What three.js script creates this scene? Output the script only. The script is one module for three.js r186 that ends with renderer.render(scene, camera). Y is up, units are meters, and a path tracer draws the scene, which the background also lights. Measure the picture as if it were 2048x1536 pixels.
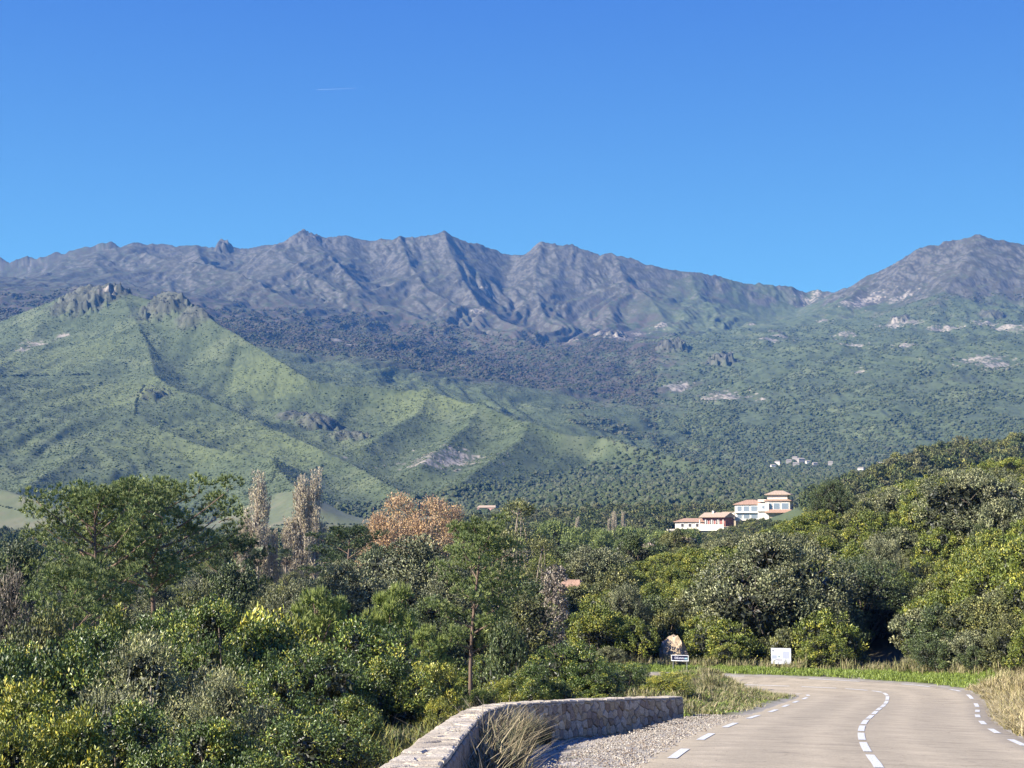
import * as THREE from 'three';
import { mergeGeometries } from 'three/addons/utils/BufferGeometryUtils.js';
import { createNoise2D, createNoise3D } from 'simplex-noise';

// ---------------------------------------------------------------- camera, sky, sun, exposure
const scene = new THREE.Scene();
const F = 2900, CX = 1024, CY = 768, HORIZON = 1060;          // photo pixels (2048 x 1536)
const EYE = 1.45, PITCH = Math.atan((HORIZON - CY) / F);
const camera = new THREE.PerspectiveCamera(2 * Math.atan(768 / F) * 180 / Math.PI, 4 / 3, 0.1, 60000);
camera.position.set(0, EYE, 0);
camera.rotation.x = PITCH;
scene.add(camera);

const SUN_AZ = 98 * Math.PI / 180, SUN_EL = 33 * Math.PI / 180;   // azimuth counted from straight ahead to the left
const SUN = new THREE.Vector3(-Math.sin(SUN_AZ) * Math.cos(SUN_EL), Math.sin(SUN_EL), -Math.cos(SUN_AZ) * Math.cos(SUN_EL));
const sun = new THREE.DirectionalLight(new THREE.Color(1.0, 0.93, 0.80), 5.0);
sun.position.copy(SUN).multiplyScalar(300); sun.target.position.set(0, 0, -60);
sun.castShadow = true; sun.shadow.mapSize.set(4096, 4096);
Object.assign(sun.shadow.camera, { left: -220, right: 220, top: 220, bottom: -220, near: 1, far: 900 });
scene.add(sun, sun.target);

{ // clear sky: paler near the horizon, deeper blue overhead, a little brighter round the sun
  const W = 512, H = 256, a = new Float32Array(W * H * 4);
  for (let j = 0; j < H; j++) for (let i = 0; i < W; i++) {
    const el = ((j + 0.5) / H - 0.5) * Math.PI, az = ((i + 0.5) / W - 0.5) * 2 * Math.PI;
    const y = Math.sin(el), x = Math.cos(el) * Math.cos(az), z = Math.cos(el) * Math.sin(az);
    const e = Math.max(0, el * 180 / Math.PI), t = 1 - Math.exp(-e / 10), cosS = x * SUN.x + y * SUN.y + z * SUN.z;
    const glow = 0.25 * Math.pow(Math.max(0, cosS), 6) + 0.5 * Math.pow(Math.max(0, cosS), 40);
    const k = (j * W + i) * 4;
    a[k] = 0.19 * (1 - t) + 0.006 * t + 0.20 * glow;
    a[k + 1] = 0.53 * (1 - t) + 0.036 * t + 0.21 * glow;
    a[k + 2] = 0.570 * (1 - t) + 0.255 * t + 0.24 * glow;
    a[k + 3] = 1;
  }
  const sky = new THREE.DataTexture(a, W, H, THREE.RGBAFormat, THREE.FloatType);
  sky.mapping = THREE.EquirectangularReflectionMapping; sky.magFilter = sky.minFilter = THREE.LinearFilter;
  sky.needsUpdate = true;
  scene.background = sky; scene.environment = sky;
}
scene.fog = new THREE.FogExp2(new THREE.Color(0.14, 0.40, 1.0), 0.000066);

const renderer = new THREE.WebGLRenderer({ antialias: true });
renderer.setSize(1024, 768);
renderer.toneMapping = THREE.LinearToneMapping;
renderer.toneMappingExposure = 2.5;
renderer.shadowMap.enabled = true;

// ---------------------------------------------------------------- helpers
function rngOf(a) { return () => { a |= 0; a = a + 0x6D2B79F5 | 0; let t = Math.imul(a ^ a >>> 15, 1 | a); t = t + Math.imul(t ^ t >>> 7, 61 | t) ^ t; return ((t ^ t >>> 14) >>> 0) / 4294967296; }; }
const n2 = createNoise2D(rngOf(11)), n3 = createNoise3D(rngOf(12)), n2b = createNoise2D(rngOf(13));
const lerp = (a, b, t) => a + (b - a) * t, clamp = (x, a = 0, b = 1) => Math.min(b, Math.max(a, x));
const smooth = (a, b, x) => { const t = clamp((x - a) / (b - a)); return t * t * (3 - 2 * t); };
function fbm(x, y, o = 4) { let s = 0, a = 0.5; for (let i = 0; i < o; i++) { s += a * n2(x, y); x = x * 2.03 + 17.1; y = y * 2.03 - 9.2; a *= 0.5; } return s; }
function ridged(x, y, o = 4) { let s = 0, a = 0.5; for (let i = 0; i < o; i++) { s += a * (1 - 2 * Math.abs(n2b(x, y))); x = x * 2.1 + 5.3; y = y * 2.1 + 3.1; a *= 0.5; } return s; }
const cP = Math.cos(PITCH), sP = Math.sin(PITCH);
function U(px, py, d) {                                        // photo pixel + distance ahead -> point
  const a = (px - CX) / F, b = (CY - py) / F, fy = b * cP + sP, fz = cP - b * sP;
  return new THREE.Vector3(a / fz * d, EYE + fy / fz * d, -d);
}
const xAt = (px, py, d) => U(px, py, d).x;
const names = new Map();
function numbered(name) { const n = names.get(name) || 0; names.set(name, n + 1); return n ? name + '_' + String(n).padStart(3, '0') : name; }
function lit(o) { o.castShadow = true; o.receiveShadow = true; return o; }
function tag(o, label, category, group, kind) { o.userData = {}; if (label) o.userData.label = label; if (category) o.userData.category = category; if (group) o.userData.group = group; if (kind) o.userData.kind = kind; return o; }
function part(name, geo, mat, parent) { const m = lit(new THREE.Mesh(geo, mat)); m.name = parent ? name : numbered(name); (parent || scene).add(m); return m; }
function thing(name, label, category, group, x = 0, y = 0, z = 0) { const g = new THREE.Group(); g.name = numbered(name); g.position.set(x, y, z); tag(g, label, category, group); scene.add(g); return g; }
const std = (o) => new THREE.MeshStandardMaterial(Object.assign({ roughness: 0.9, metalness: 0 }, o));
const rgb = (r, g, b) => new THREE.Color().setRGB(r, g, b);

class GB {                                                     // growing triangle soup with vertex colours
  constructor(n = 4096) { this.p = new Float32Array(n * 3); this.c = new Float32Array(n * 3); this.i = new Uint32Array(n * 3); this.nv = 0; this.ni = 0; }
  v(x, y, z, r, g, b) {
    if (this.nv * 3 + 3 > this.p.length) { for (const k of ['p', 'c']) { const t = new Float32Array(this.p.length * 2); t.set(this[k].length < this.p.length * 2 ? this[k] : this[k].subarray(0, t.length)); this['_' + k] = t; } this.p = this._p; this.c = this._c; }
    const k = this.nv * 3; this.p[k] = x; this.p[k + 1] = y; this.p[k + 2] = z; this.c[k] = r; this.c[k + 1] = g; this.c[k + 2] = b; return this.nv++;
  }
  t(a, b, c) { if (this.ni + 3 > this.i.length) { const t = new Uint32Array(this.i.length * 2); t.set(this.i); this.i = t; } this.i[this.ni++] = a; this.i[this.ni++] = b; this.i[this.ni++] = c; }
  geo(normals) {
    const g = new THREE.BufferGeometry();
    g.setAttribute('position', new THREE.BufferAttribute(this.p.slice(0, this.nv * 3), 3));
    g.setAttribute('color', new THREE.BufferAttribute(this.c.slice(0, this.nv * 3), 3));
    g.setIndex(new THREE.BufferAttribute(this.i.slice(0, this.ni), 1));
    if (normals) g.computeVertexNormals();
    return g;
  }
  // pointed leaf: base, two shoulders, tip; ax = along, s = across, n = up side
  leaf(x, y, z, ax, ay, az, nx, ny, nz, len, wid, r, g, b) {
    let sx = ay * nz - az * ny, sy = az * nx - ax * nz, sz = ax * ny - ay * nx; const l = Math.hypot(sx, sy, sz) || 1; sx /= l; sy /= l; sz /= l;
    const mx = x + ax * len * 0.45, my = y + ay * len * 0.45, mz = z + az * len * 0.45, f = wid * 0.18;
    const a = this.v(x, y, z, r, g, b), c = this.v(x + ax * len, y + ay * len, z + az * len, r, g, b);
    const p = this.v(mx + sx * wid / 2 + nx * f, my + sy * wid / 2 + ny * f, mz + sz * wid / 2 + nz * f, r, g, b);
    const q = this.v(mx - sx * wid / 2 + nx * f, my - sy * wid / 2 + ny * f, mz - sz * wid / 2 + nz * f, r, g, b);
    this.t(a, p, c); this.t(a, c, q);
  }
  tube(pts, r0, r1, sides, col, jag = 0, rnd) {
    const n = pts.length; let prev = null; const d = new THREE.Vector3(), e1 = new THREE.Vector3(), e2 = new THREE.Vector3();
    for (let k = 0; k < n; k++) {
      const a = pts[Math.max(0, k - 1)], b = pts[Math.min(n - 1, k + 1)]; d.subVectors(b, a).normalize();
      e1.set(Math.abs(d.y) < 0.9 ? 0 : 1, Math.abs(d.y) < 0.9 ? 1 : 0, 0).cross(d).normalize(); e2.crossVectors(d, e1);
      const rr = lerp(r0, r1, k / (n - 1)), row = [];
      for (let s = 0; s < sides; s++) { const th = s / sides * 2 * Math.PI, q = rr * (1 + (jag ? jag * (rnd() - 0.5) : 0)), c = Math.cos(th) * q, w = Math.sin(th) * q, sh = jag ? 0.8 + 0.4 * rnd() : 1; row.push(this.v(pts[k].x + e1.x * c + e2.x * w, pts[k].y + e1.y * c + e2.y * w, pts[k].z + e1.z * c + e2.z * w, col[0] * sh, col[1] * sh, col[2] * sh)); }
      if (prev) for (let s = 0; s < sides; s++) { const u = (s + 1) % sides; this.t(prev[s], prev[u], row[u]); this.t(prev[s], row[u], row[s]); }
      prev = row;
    }
  }
}
function randDir(R) { const z = 2 * R() - 1, t = 2 * Math.PI * R(), r = Math.sqrt(1 - z * z); return [r * Math.cos(t), z, r * Math.sin(t)]; }
function dataTex(w, h, fn, srgb, repeat = true) {
  const a = new Uint8Array(w * h * 4);
  for (let j = 0; j < h; j++) for (let i = 0; i < w; i++) { const c = fn(i, j), k = (j * w + i) * 4; a[k] = clamp(c[0]) * 255; a[k + 1] = clamp(c[1]) * 255; a[k + 2] = clamp(c[2]) * 255; a[k + 3] = 255; }
  const t = new THREE.DataTexture(a, w, h); t.magFilter = THREE.LinearFilter; t.minFilter = THREE.LinearMipmapLinearFilter; t.generateMipmaps = true;
  if (repeat) t.wrapS = t.wrapT = THREE.RepeatWrapping; if (srgb) t.colorSpace = THREE.SRGBColorSpace; t.needsUpdate = true; return t;
}

// ---------------------------------------------------------------- road path
const roadC = [new THREE.Vector3(4.3, 1.35, 15), new THREE.Vector3(4.25, 0.45, 5), new THREE.Vector3(4.45, -0.75, -8), U(1775, 1548, 19.6),
  U(1751, 1525, 21.9), U(1731, 1496, 25.8), U(1723, 1474.4, 29.7), U(1723, 1458, 33.6), U(1731, 1442.7, 38.3), U(1744.4, 1430.7, 43), U(1757.5, 1418.6, 49),
  U(1768.5, 1410, 54.2), U(1774, 1401, 58.8), U(1774, 1391, 63.2), U(1764, 1385, 67), U(1745, 1382, 70), U(1716, 1379.3, 72.6), U(1672, 1376.5, 75), U(1617, 1374, 77.3), U(1560, 1371.8, 79), U(1490, 1369.6, 80.4),
  U(1400, 1367, 81.6), U(1280, 1364.5, 82.6), U(1120, 1363, 83.6), U(900, 1362, 84.6), U(600, 1361, 86)];
const roadCurve = new THREE.CatmullRomCurve3(roadC, false, 'centripetal');
const ROADN = 420, roadLen = roadCurve.getLength(), road = [];
for (let i = 0; i <= ROADN; i++) {
  const p = roadCurve.getPointAt(i / ROADN), t = roadCurve.getTangentAt(i / ROADN); const l = Math.hypot(t.x, t.z);
  const s = i / ROADN * roadLen, bend = smooth(70, 84, s) ;
  road.push({ x: p.x, y: p.y, z: p.z, rx: -t.z / l, rz: t.x / l, s, half: 3.3 + 0.35 * smooth(58, 75, s) * (1 - smooth(100, 120, s)), bank: 0.045 * bend });
}
function roadNear(x, z) {                                      // nearest station and signed offset (right +)
  let best = 1e9, bi = 0; for (let i = 0; i <= ROADN; i += 3) { const r = road[i], q = (x - r.x) ** 2 + (z - r.z) ** 2; if (q < best) { best = q; bi = i; } }
  for (let i = Math.max(0, bi - 3); i <= Math.min(ROADN, bi + 3); i++) { const r = road[i], q = (x - r.x) ** 2 + (z - r.z) ** 2; if (q < best) { best = q; bi = i; } }
  const r = road[bi]; return { r, off: (x - r.x) * r.rx + (z - r.z) * r.rz, dist: Math.sqrt(best), i: bi };
}
const roadY = (r, off) => r.y + off * r.bank;

// low stone wall: centre line in plan (x, distance ahead)
const wallPlan = [[-1.0, 3], [-0.85, 7], [-0.78, 11], [-0.76, 17], [-0.72, 23], [-0.6, 27.5], [-0.25, 30.8], [0.45, 33.3], [1.6, 35.8], [3.0, 38.1], [4.45, 40.2]];
const wallCurve = new THREE.CatmullRomCurve3(wallPlan.map(([x, d]) => new THREE.Vector3(x, 0, -d)), false, 'centripetal');
const WALLN = 160, wallLen = wallCurve.getLength(), wall = [];
for (let i = 0; i <= WALLN; i++) { const p = wallCurve.getPointAt(i / WALLN), t = wallCurve.getTangentAt(i / WALLN); wall.push({ x: p.x, z: p.z, tx: t.x, tz: t.z, rx: -t.z, rz: t.x, s: i / WALLN * wallLen }); }
const roadPlane = (d) => -0.094 * d + 0.02;
const wallTop = (d) => roadPlane(d) + 0.70;
function wallNear(x, z) { let best = 1e9, b = wall[0]; for (const w of wall) { const q = (x - w.x) ** 2 + (z - w.z) ** 2; if (q < best) { best = q; b = w; } } return { w: b, dist: Math.sqrt(best), off: (x - b.x) * b.rx + (z - b.z) * b.rz }; }

// ---------------------------------------------------------------- terrain
// ridge: list of [px, py, distance]; front/back side slopes, rib = strength of side ribs
const R_ = (pts, slope, rib = 0.3, curve = 0, back = 1) => ({ back, p: pts.map(([a, b, d]) => { const u = U(a, b, d); return [u.x, u.y, -u.z]; }), slope, rib, curve });
const far = [
  R_([[-300, 560, 4900], [-60, 555, 4500], [40, 570, 4200], [120, 580, 3950]], 0.32, 0.2), R_([[200, 495, 4880], [190, 530, 4550], [230, 560, 4250], [300, 585, 4000], [380, 610, 3800]], 0.34, 0.2), R_([[395, 499, 4840], [400, 520, 4550], [430, 545, 4300]], 0.56, 0.3),
  R_([[-500, 560, 5300], [-250, 545, 5200], [-100, 535, 5100], [0, 519, 5000], [100, 508, 4950], [200, 491, 4900], [255, 486, 4850], [340, 491, 4850], [395, 497, 4850], [420, 497, 4850], [447, 492, 4840], [490, 499, 4830], [545, 494, 4800], [580, 486, 4780], [605, 476, 4760], [640, 479, 4760], [690, 472, 4760], [740, 484, 4770], [800, 479, 4760], [850, 476, 4760], [888, 470, 4750], [930, 483, 4760], [985, 500, 4790], [1020, 511, 4800], [1050, 513, 4800], [1085, 493, 4750], [1120, 490, 4720], [1160, 496, 4700], [1230, 516, 4680], [1310, 531, 4650], [1380, 549, 4650], [1430, 556, 4650], [1500, 569, 4650], [1560, 573, 4650], [1620, 584, 4640], [1680, 583, 4560], [1740, 556, 4420], [1800, 522, 4330], [1840, 497, 4280], [1900, 487, 4250], [1960, 476, 4220], [2000, 483, 4220], [2048, 491, 4220], [2150, 515, 4200], [2400, 560, 4200], [2700, 600, 4200]], 0.86, 0.10, 1),
  R_([[250, 500, 4800], [330, 520, 4500], [400, 532, 4350], [470, 548, 4200], [540, 580, 4000], [600, 620, 3800]], 0.56, 0.3),
  R_([[540, 500, 4750], [590, 540, 4500], [640, 562, 4300], [700, 590, 4100], [760, 612, 3950], [850, 640, 3800], [980, 672, 3620], [1090, 697, 3470], [1170, 735, 3280], [1240, 785, 3080], [1300, 835, 2900], [1390, 890, 2700]], 0.56, 0.3),
  R_([[605, 478, 4750], [650, 505, 4620], [690, 545, 4420], [720, 575, 4260]], 0.55, 0.3),
  R_([[800, 482, 4740], [820, 530, 4520], [850, 575, 4320], [900, 605, 4180]], 0.6, 0.4),
  R_([[888, 472, 4740], [902, 510, 4590], [925, 560, 4400], [955, 610, 4200], [1000, 640, 4050], [1050, 655, 3900]], 0.72, 0.35),
  R_([[1085, 495, 4740], [1070, 545, 4560], [1075, 595, 4380], [1090, 640, 4180]], 0.7, 0.35),
  R_([[1230, 518, 4670], [1250, 560, 4500], [1300, 595, 4320], [1330, 640, 4100], [1300, 690, 3900], [1240, 730, 3650]], 0.56, 0.35),
  R_([[1380, 551, 4640], [1400, 600, 4400], [1430, 660, 4100], [1420, 720, 3800], [1340, 772, 3450], [1320, 800, 3250]], 0.38, 0.15),
  R_([[380, 610, 3900], [480, 640, 3750], [600, 668, 3650], [700, 692, 3560], [820, 722, 3400], [940, 765, 3150], [1000, 795, 3000], [1060, 835, 2830], [1130, 872, 2650]], 0.56, 0.3),
  R_([[640, 640, 3850], [760, 680, 3700], [900, 720, 3450], [1060, 780, 3100], [1160, 830, 2860], [1260, 885, 2650]], 0.56, 0.3),
  R_([[1740, 560, 4400], [1700, 598, 4150], [1620, 636, 3950], [1540, 680, 3700], [1480, 740, 3400], [1440, 790, 3180], [1400, 850, 2900], [1400, 900, 2650]], 0.38, 0.15),
  R_([[1960, 480, 4210], [1890, 585, 3880], [1800, 648, 3620], [1720, 720, 3330], [1640, 800, 3030], [1560, 870, 2760], [1500, 915, 2550]], 0.38, 0.15),
  R_([[2300, 560, 4150], [2120, 630, 3800], [2000, 690, 3500], [1900, 760, 3230], [1800, 840, 2930], [1720, 905, 2620]], 0.38, 0.15),
  R_([[2700, 650, 4000], [2300, 740, 3400], [2100, 820, 3000], [1980, 885, 2650]], 0.38, 0.15),
  // green spur in front
  R_([[-400, 760, 2800], [-150, 715, 2780], [0, 655, 2760], [60, 624, 2750], [130, 600, 2740], [185, 590, 2700], [240, 588, 2690], [300, 600, 2640], [350, 602, 2580], [400, 626, 2490], [480, 674, 2370], [560, 723, 2260], [620, 757, 2190], [700, 773, 2180], [780, 777, 2170], [860, 787, 2150], [940, 807, 2060], [1000, 827, 1990], [1060, 851, 1920], [1130, 869, 1870], [1200, 872, 1860], [1250, 887, 1810], [1330, 908, 1760], [1390, 924, 1720], [1470, 940, 1680]], 0.70, 0.14),
  R_([[130, 600, 2740], [60, 680, 2520], [10, 745, 2350], [-60, 820, 2150], [-150, 900, 1900]], 0.47, 0.14),
  R_([[240, 590, 2690], [290, 680, 2420], [310, 750, 2200], [330, 772, 2110], [390, 790, 2040], [450, 816, 1980], [520, 853, 1900], [600, 884, 1800], [700, 927, 1660], [780, 972, 1480], [850, 1006, 1320]], 0.47, 0.14),
  R_([[315, 768, 2120], [276, 812, 2000], [270, 840, 1920], [330, 872, 1800], [430, 897, 1680], [540, 915, 1580], [560, 945, 1450], [600, 985, 1250], [640, 1015, 1080]], 0.47, 0.14),
  R_([[270, 840, 1920], [180, 900, 1700], [90, 950, 1500], [20, 990, 1330], [-60, 1010, 1200]], 0.47, 0.14),
  R_([[620, 758, 2350], [590, 810, 2180], [560, 850, 2040]], 0.47, 0.14),
  R_([[700, 774, 2300], [680, 815, 2150], [640, 860, 2000], [640, 890, 1850]], 0.47, 0.14),
  R_([[860, 788, 2150], [830, 830, 2020], [770, 865, 1900], [720, 900, 1760]], 0.47, 0.14),
  R_([[960, 814, 2040], [930, 855, 1920], [880, 895, 1780], [840, 930, 1640]], 0.47, 0.14),
  R_([[1060, 852, 1920], [1040, 880, 1820], [990, 915, 1700], [940, 950, 1560], [900, 985, 1400]], 0.47, 0.14),
  // low hills
  R_([[-500, 940, 1150], [-100, 962, 1100], [0, 977, 1080], [60, 997, 1040], [120, 1022, 990], [180, 1044, 930]], 0.34, 0.15),
  R_([[1480, 1068, 615], [1560, 1056, 610], [1640, 1006, 590], [1720, 962, 580], [1800, 930, 600], [1900, 900, 640], [2048, 882, 690], [2300, 855, 760], [2700, 830, 800]], 0.42, 0.1),
];
const near = [
  R_([[1130, 1258, 116], [1300, 1182, 128], [1400, 1148, 136], [1500, 1130, 143], [1600, 1090, 152], [1660, 1052, 158], [1850, 1000, 172], [2048, 955, 184], [2400, 915, 205], [3000, 880, 220]], 0.17, 0, 0, 3.2),
  { p: [[23, 6.5, 6], [24.5, 3.4, 22], [27, 1.4, 42], [33, 0.0, 62], [44, 2.5, 90], [58, 8, 120]], slope: 0.5, rib: 0, curve: 0 },
];
function tent(rg, x, d, h0, ribA = 0) {
  let best = -1e9; const P = rg.p; let sAcc = 0;
  for (let i = 0; i + 1 < P.length; i++) {
    const ax = P[i][0], ad = P[i][2], bx = P[i + 1][0] - ax, bd = P[i + 1][2] - ad, L2 = bx * bx + bd * bd, L = Math.sqrt(L2);
    const t = clamp(((x - ax) * bx + (d - ad) * bd) / L2), qx = x - ax - bx * t, qd = d - ad - bd * t, D = Math.sqrt(qx * qx + qd * qd), hr = lerp(P[i][1], P[i + 1][1], t);
    if (hr - rg.slope * 0.5 * D > Math.max(best, h0 - 60)) {
      const k = rg.slope * (rg.back > 1 ? lerp(1, rg.back, smooth(0, 10, (bx * qd - bd * qx) / L)) : 1), fall = (rg.curve ? k * D / (1 + D / 5200) : k * D * (1 - 0.25 * smooth(150, 900, D))) + rg.rib * Math.min(k, 0.6) * ribA * 150 * (1 - Math.exp(-D / 160));
      best = Math.max(best, hr - fall);
    }
    sAcc += L;
  }
  return best;
}
const smax = (a, b, k) => { const h = Math.max(k - Math.abs(a - b), 0) / k; return Math.max(a, b) + h * h * k * 0.25; };
// local crags, in metres: [px, py, distance, radius, height]
const crags = [[1345, 776, 3430, 38, 26, 1], [1442, 792, 3170, 34, 24, 1], [590, 855, 2050, 26, 9, 1], [640, 845, 2000, 30, 10, 1], [700, 870, 1900, 26, 9, 1], [300, 800, 2050, 26, 8, 1], [1800, 655, 3600, 26, 14, 1], [1985, 655, 3580, 30, 16, 1], [1230, 680, 3900, 34, 18, 1], [1550, 676, 3720, 26, 14, 1], [447, 480, 4835, 30, 24, 1], [180, 596, 2690, 62, 20, 1], [345, 608, 2580, 54, 20, 1], [395, 628, 2490, 34, 12, 1], [250, 584, 2690, 26, 8, 0], [600, 478, 4760, 60, 12, 0], [640, 484, 4740, 60, 10, 0]].map(([px, py, d, r, h, k]) => { const u = U(px, py, d); return { x: u.x, d: -u.z, r, h, k }; });
function bigH(x, d) {
  const az = x / Math.max(d, 30);
  const kSlope = lerp(0.022, 0.064, smooth(-0.16, 0.10, az));
  let h = -12 + kSlope * Math.max(0, Math.sqrt((d - 430) ** 2 + 6400) - 80 + (d < 430 ? -1e9 : 0)) ;
  if (!(h > -12)) h = -12; if (az > 0.0 && d < 200) h = lerp(h, -8.6, smooth(0.0, 0.06, az) * smooth(200, 120, d));
  const base = h;
  if (d > 380) {
    const wx = x + 60 * n2(x / 420, d / 420), wd = d + 60 * n2(x / 420 + 50, d / 420);
    const ribA = 0.75 * n2((wx - wd * 0.25) / 190, wd / 620) + 0.4 * n2((wx - wd * 0.2) / 75 + 9, wd / 260) + 0.2 * n2(wx / 30, wd / 90);
    for (const r of far) { const t = tent(r, x, d, h, ribA); if (t > -500) h = smax(h, t, 4 + d * 0.011); }
    const rel = clamp((h - base) / 120), hi = smooth(2900, 3700, d) * clamp((h - base) / 350);
    const soft = lerp(0.4, 1, smooth(2600, 3100, d)); h += rel * soft * (7 * ridged((wx - wd * 0.2) / 210, wd / 420, 2) + 3 * fbm(x / 70, d / 70, 3));
    const crag = smooth(-0.25, 0.35, n2(x / 520 + 3, d / 520) + 0.5 * clamp((h - 620) / 250) + 0.6 * smooth(0.2, 0.28, az) * smooth(520, 700, h)); h += hi * (3 + 8 * crag) / 11 * (8 * ridged((wx - wd * 0.15) / 120, wd / 170, 4) + 3 * Math.abs(fbm(x / 60, d / 60, 3)) + 1.0 * fbm(x / 13, d / 13, 2));
    h += (0.4 + rel) * 1.0 * fbm(x / 17, d / 17, 2);
    for (const c of crags) { const D = Math.hypot(x - c.x, (d - c.d) * 0.8) * (1 + 0.35 * n2(x / 15, d / 15)); if (D < c.r * 1.6) h += c.h * (c.k ? 1 - smooth(c.r * 0.55, c.r, D) : 1 - smooth(c.r * 0.2, c.r, D)) * (0.8 + 0.3 * n2(x / 18, d / 18)); }
  } else h += 0.35 * fbm(x / 25, d / 25, 3);
  return h;
}
function nearH(x, d) {
  let h = bigH(x, d);
  if (d < 420) { for (const r of near) { const t = tent(r, x, d, h - 50); h = smax(h, t, 2.5); } h += 0.12 * fbm(x / 5, d / 5, 3) * smooth(0, 20, d); }
  // left of the road the slope runs down from the road's level into the valley
  const rn = roadNear(x, -d);
  if (d < 60 && rn.off < 0) { const wn = wallNear(x, -d), out = wn.off < 0 ? wn.dist : 0; if (d < 43) h = smax(-12, Math.max(Math.min(roadPlane(Math.max(d, 0)) - 0.35 - 0.20 * Math.max(0, out - 0.5) - 0.006 * out * out, 4), -12), 1.5) + 0.15 * fbm(x / 3, d / 3, 3) * smooth(0.3, 2, out); else { const k = smooth(43, 60, d); h = lerp(smax(-12, roadPlane(d) - 0.4 - 0.3 * Math.max(0, rn.dist - 7), 1.5), h, k); } }
  // road bed, verges
  const e = rn.dist - rn.r.half, ry = roadY(rn.r, rn.off);
  if (rn.i > 0 && rn.i < ROADN) {
    if (e < 1.0) h = ry - 0.16;
    else if (rn.off < 0) {
      const wn = wallNear(x, -d), flat = d < 41.5 && (wn.off > -0.3) ? 1 : 0;
      if (flat && d < 41.5) h = lerp(ry - 0.16, roadPlane(Math.max(d, 0)) - 0.36, smooth(1.0, 3.0, e));
      else h = lerp(ry - 0.16 + (0.14 * smooth(1.0, 1.7, e) + (0.45 + 0.75 * smooth(60, 68, d) * smooth(0.165, 0.130, x / d)) * smooth(1.5, 4, e)) * smooth(42, 50, d), h, smooth(d > 70 ? 3.5 : 2.2, d > 70 ? 16 : 12, e));
    } else h = lerp(ry - 0.16 + 0.14 * smooth(1.0, 1.7, e), h, smooth(1.6, d > 60 ? 14 : 7, e));
  }
  return h;
}
// polar grid round the camera
const azs = [];
{ const half = 21.5 * Math.PI / 180, N = 740; for (let a = -Math.PI; a < -half; a += a < -1 ? 0.12 : 0.03) azs.push(a); for (let i = 0; i <= N; i++) azs.push(lerp(-half, half, i / N)); for (let a = half + 0.012; a < Math.PI; a += a > 1 ? 0.12 : 0.03) azs.push(a); azs.push(Math.PI); }
const rads = [];
for (let r = 1.2; r < 120;) { rads.push(r); r *= 1.03; }
for (let r = 121; r < 1000;) { rads.push(r); r *= 1.02; }
for (let r = 1002; r < 2800;) { rads.push(r); r += lerp(8.5, 7, (r - 1000) / 1800); }
for (let r = 2802; r < 5000;) { rads.push(r); r += 6.2; }
for (let r = 5010; r < 6500;) { rads.push(r); r += 60; }
const NA = azs.length, NR = rads.length, HG = new Float32Array(NA * NR);
for (let j = 0; j < NR; j++) for (let i = 0; i < NA; i++) {
  const r = rads[j], a = azs[i], x = r * Math.sin(a), d = r * Math.cos(a);
  HG[j * NA + i] = r < 420 ? (d > -14 ? nearH(x, d) : lerp(nearH(x, -14), 2, 0.5)) : (d > 100 ? bigH(x, d) : 15);
}
const bis = (A, v) => { let lo = 0, hi = A.length - 1; while (hi - lo > 1) { const m = (lo + hi) >> 1; if (A[m] <= v) lo = m; else hi = m; } return lo; };
function gy(x, z) {                                            // ground height, read from the grid
  const r = Math.hypot(x, z), a = Math.atan2(x, -z), j = bis(rads, r), i = bis(azs, a);
  const u = clamp((a - azs[i]) / (azs[i + 1] - azs[i])), v = clamp((r - rads[j]) / (rads[j + 1] - rads[j]));
  return lerp(lerp(HG[j * NA + i], HG[j * NA + i + 1], u), lerp(HG[(j + 1) * NA + i], HG[(j + 1) * NA + i + 1], u), v);
}
function hit(px, py, from = 420, to = 5200) {                  // where a pixel's ray meets the ground
  for (let d = from; d < to; d += 4) { const u = U(px, py, d); if (u.y < gy(u.x, u.z)) return u; }
  return null;
}
console.log('terrain', NA, NR);

// ground cover: what grows or lies where
const spot = (px, py, r, from = 420) => { const u = hit(px, py, from); return u && { x: u.x, d: -u.z, r }; };
const paleRocks = [[890, 917, 38], [930, 915, 22], [850, 922, 22], [1345, 772, 34], [1355, 778, 24], [1440, 792, 36], [1470, 795, 22], [1525, 798, 10], [1200, 665, 26], [1240, 675, 34], [1280, 668, 18], [1140, 680, 20], [1320, 650, 20], [1500, 648, 18], [1540, 680, 30], [1560, 672, 26], [1690, 668, 24], [1710, 690, 26], [1790, 650, 34], [1820, 645, 26], [1870, 658, 24], [1900, 655, 26], [1980, 650, 40], [2010, 655, 30], [2040, 655, 30], [1960, 720, 40], [1990, 730, 32], [1810, 690, 20], [1720, 745, 12], [1460, 705, 18], [1650, 640, 18], [955, 625, 20], [975, 585, 16], [700, 690, 16], [675, 680, 16], [215, 575, 12], [70, 690, 16], [45, 700, 12], [125, 672, 10], [1740, 600, 40], [1700, 605, 36], [1800, 600, 30], [1620, 600, 30]].map(([a, b, r]) => spot(a, b, r)).filter(Boolean);
const meadow = [[600, 1030, 130], [520, 1030, 100], [690, 1035, 110], [30, 1035, 60], [70, 1045, 50], [-30, 1030, 80]].map(([a, b, r]) => spot(a, b, r)).filter(Boolean);
const ferns = [[470, 905, 150], [400, 880, 120], [220, 790, 120], [560, 740, 90], [100, 720, 120], [860, 800, 90]].map(([a, b, r]) => spot(a, b, r)).filter(Boolean);
const inSpots = (L, x, d, w = 0.35) => { let m = 0; const q = 1 + w * n2(x / 23, d / 23) + 0.5 * w * n2(x / 8, d / 8); for (const s of L) { const D = Math.hypot(x - s.x, d - s.d) * q; if (D < s.r) m = Math.max(m, 1 - smooth(0.72, 1, D / s.r)); } return m; };
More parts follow.
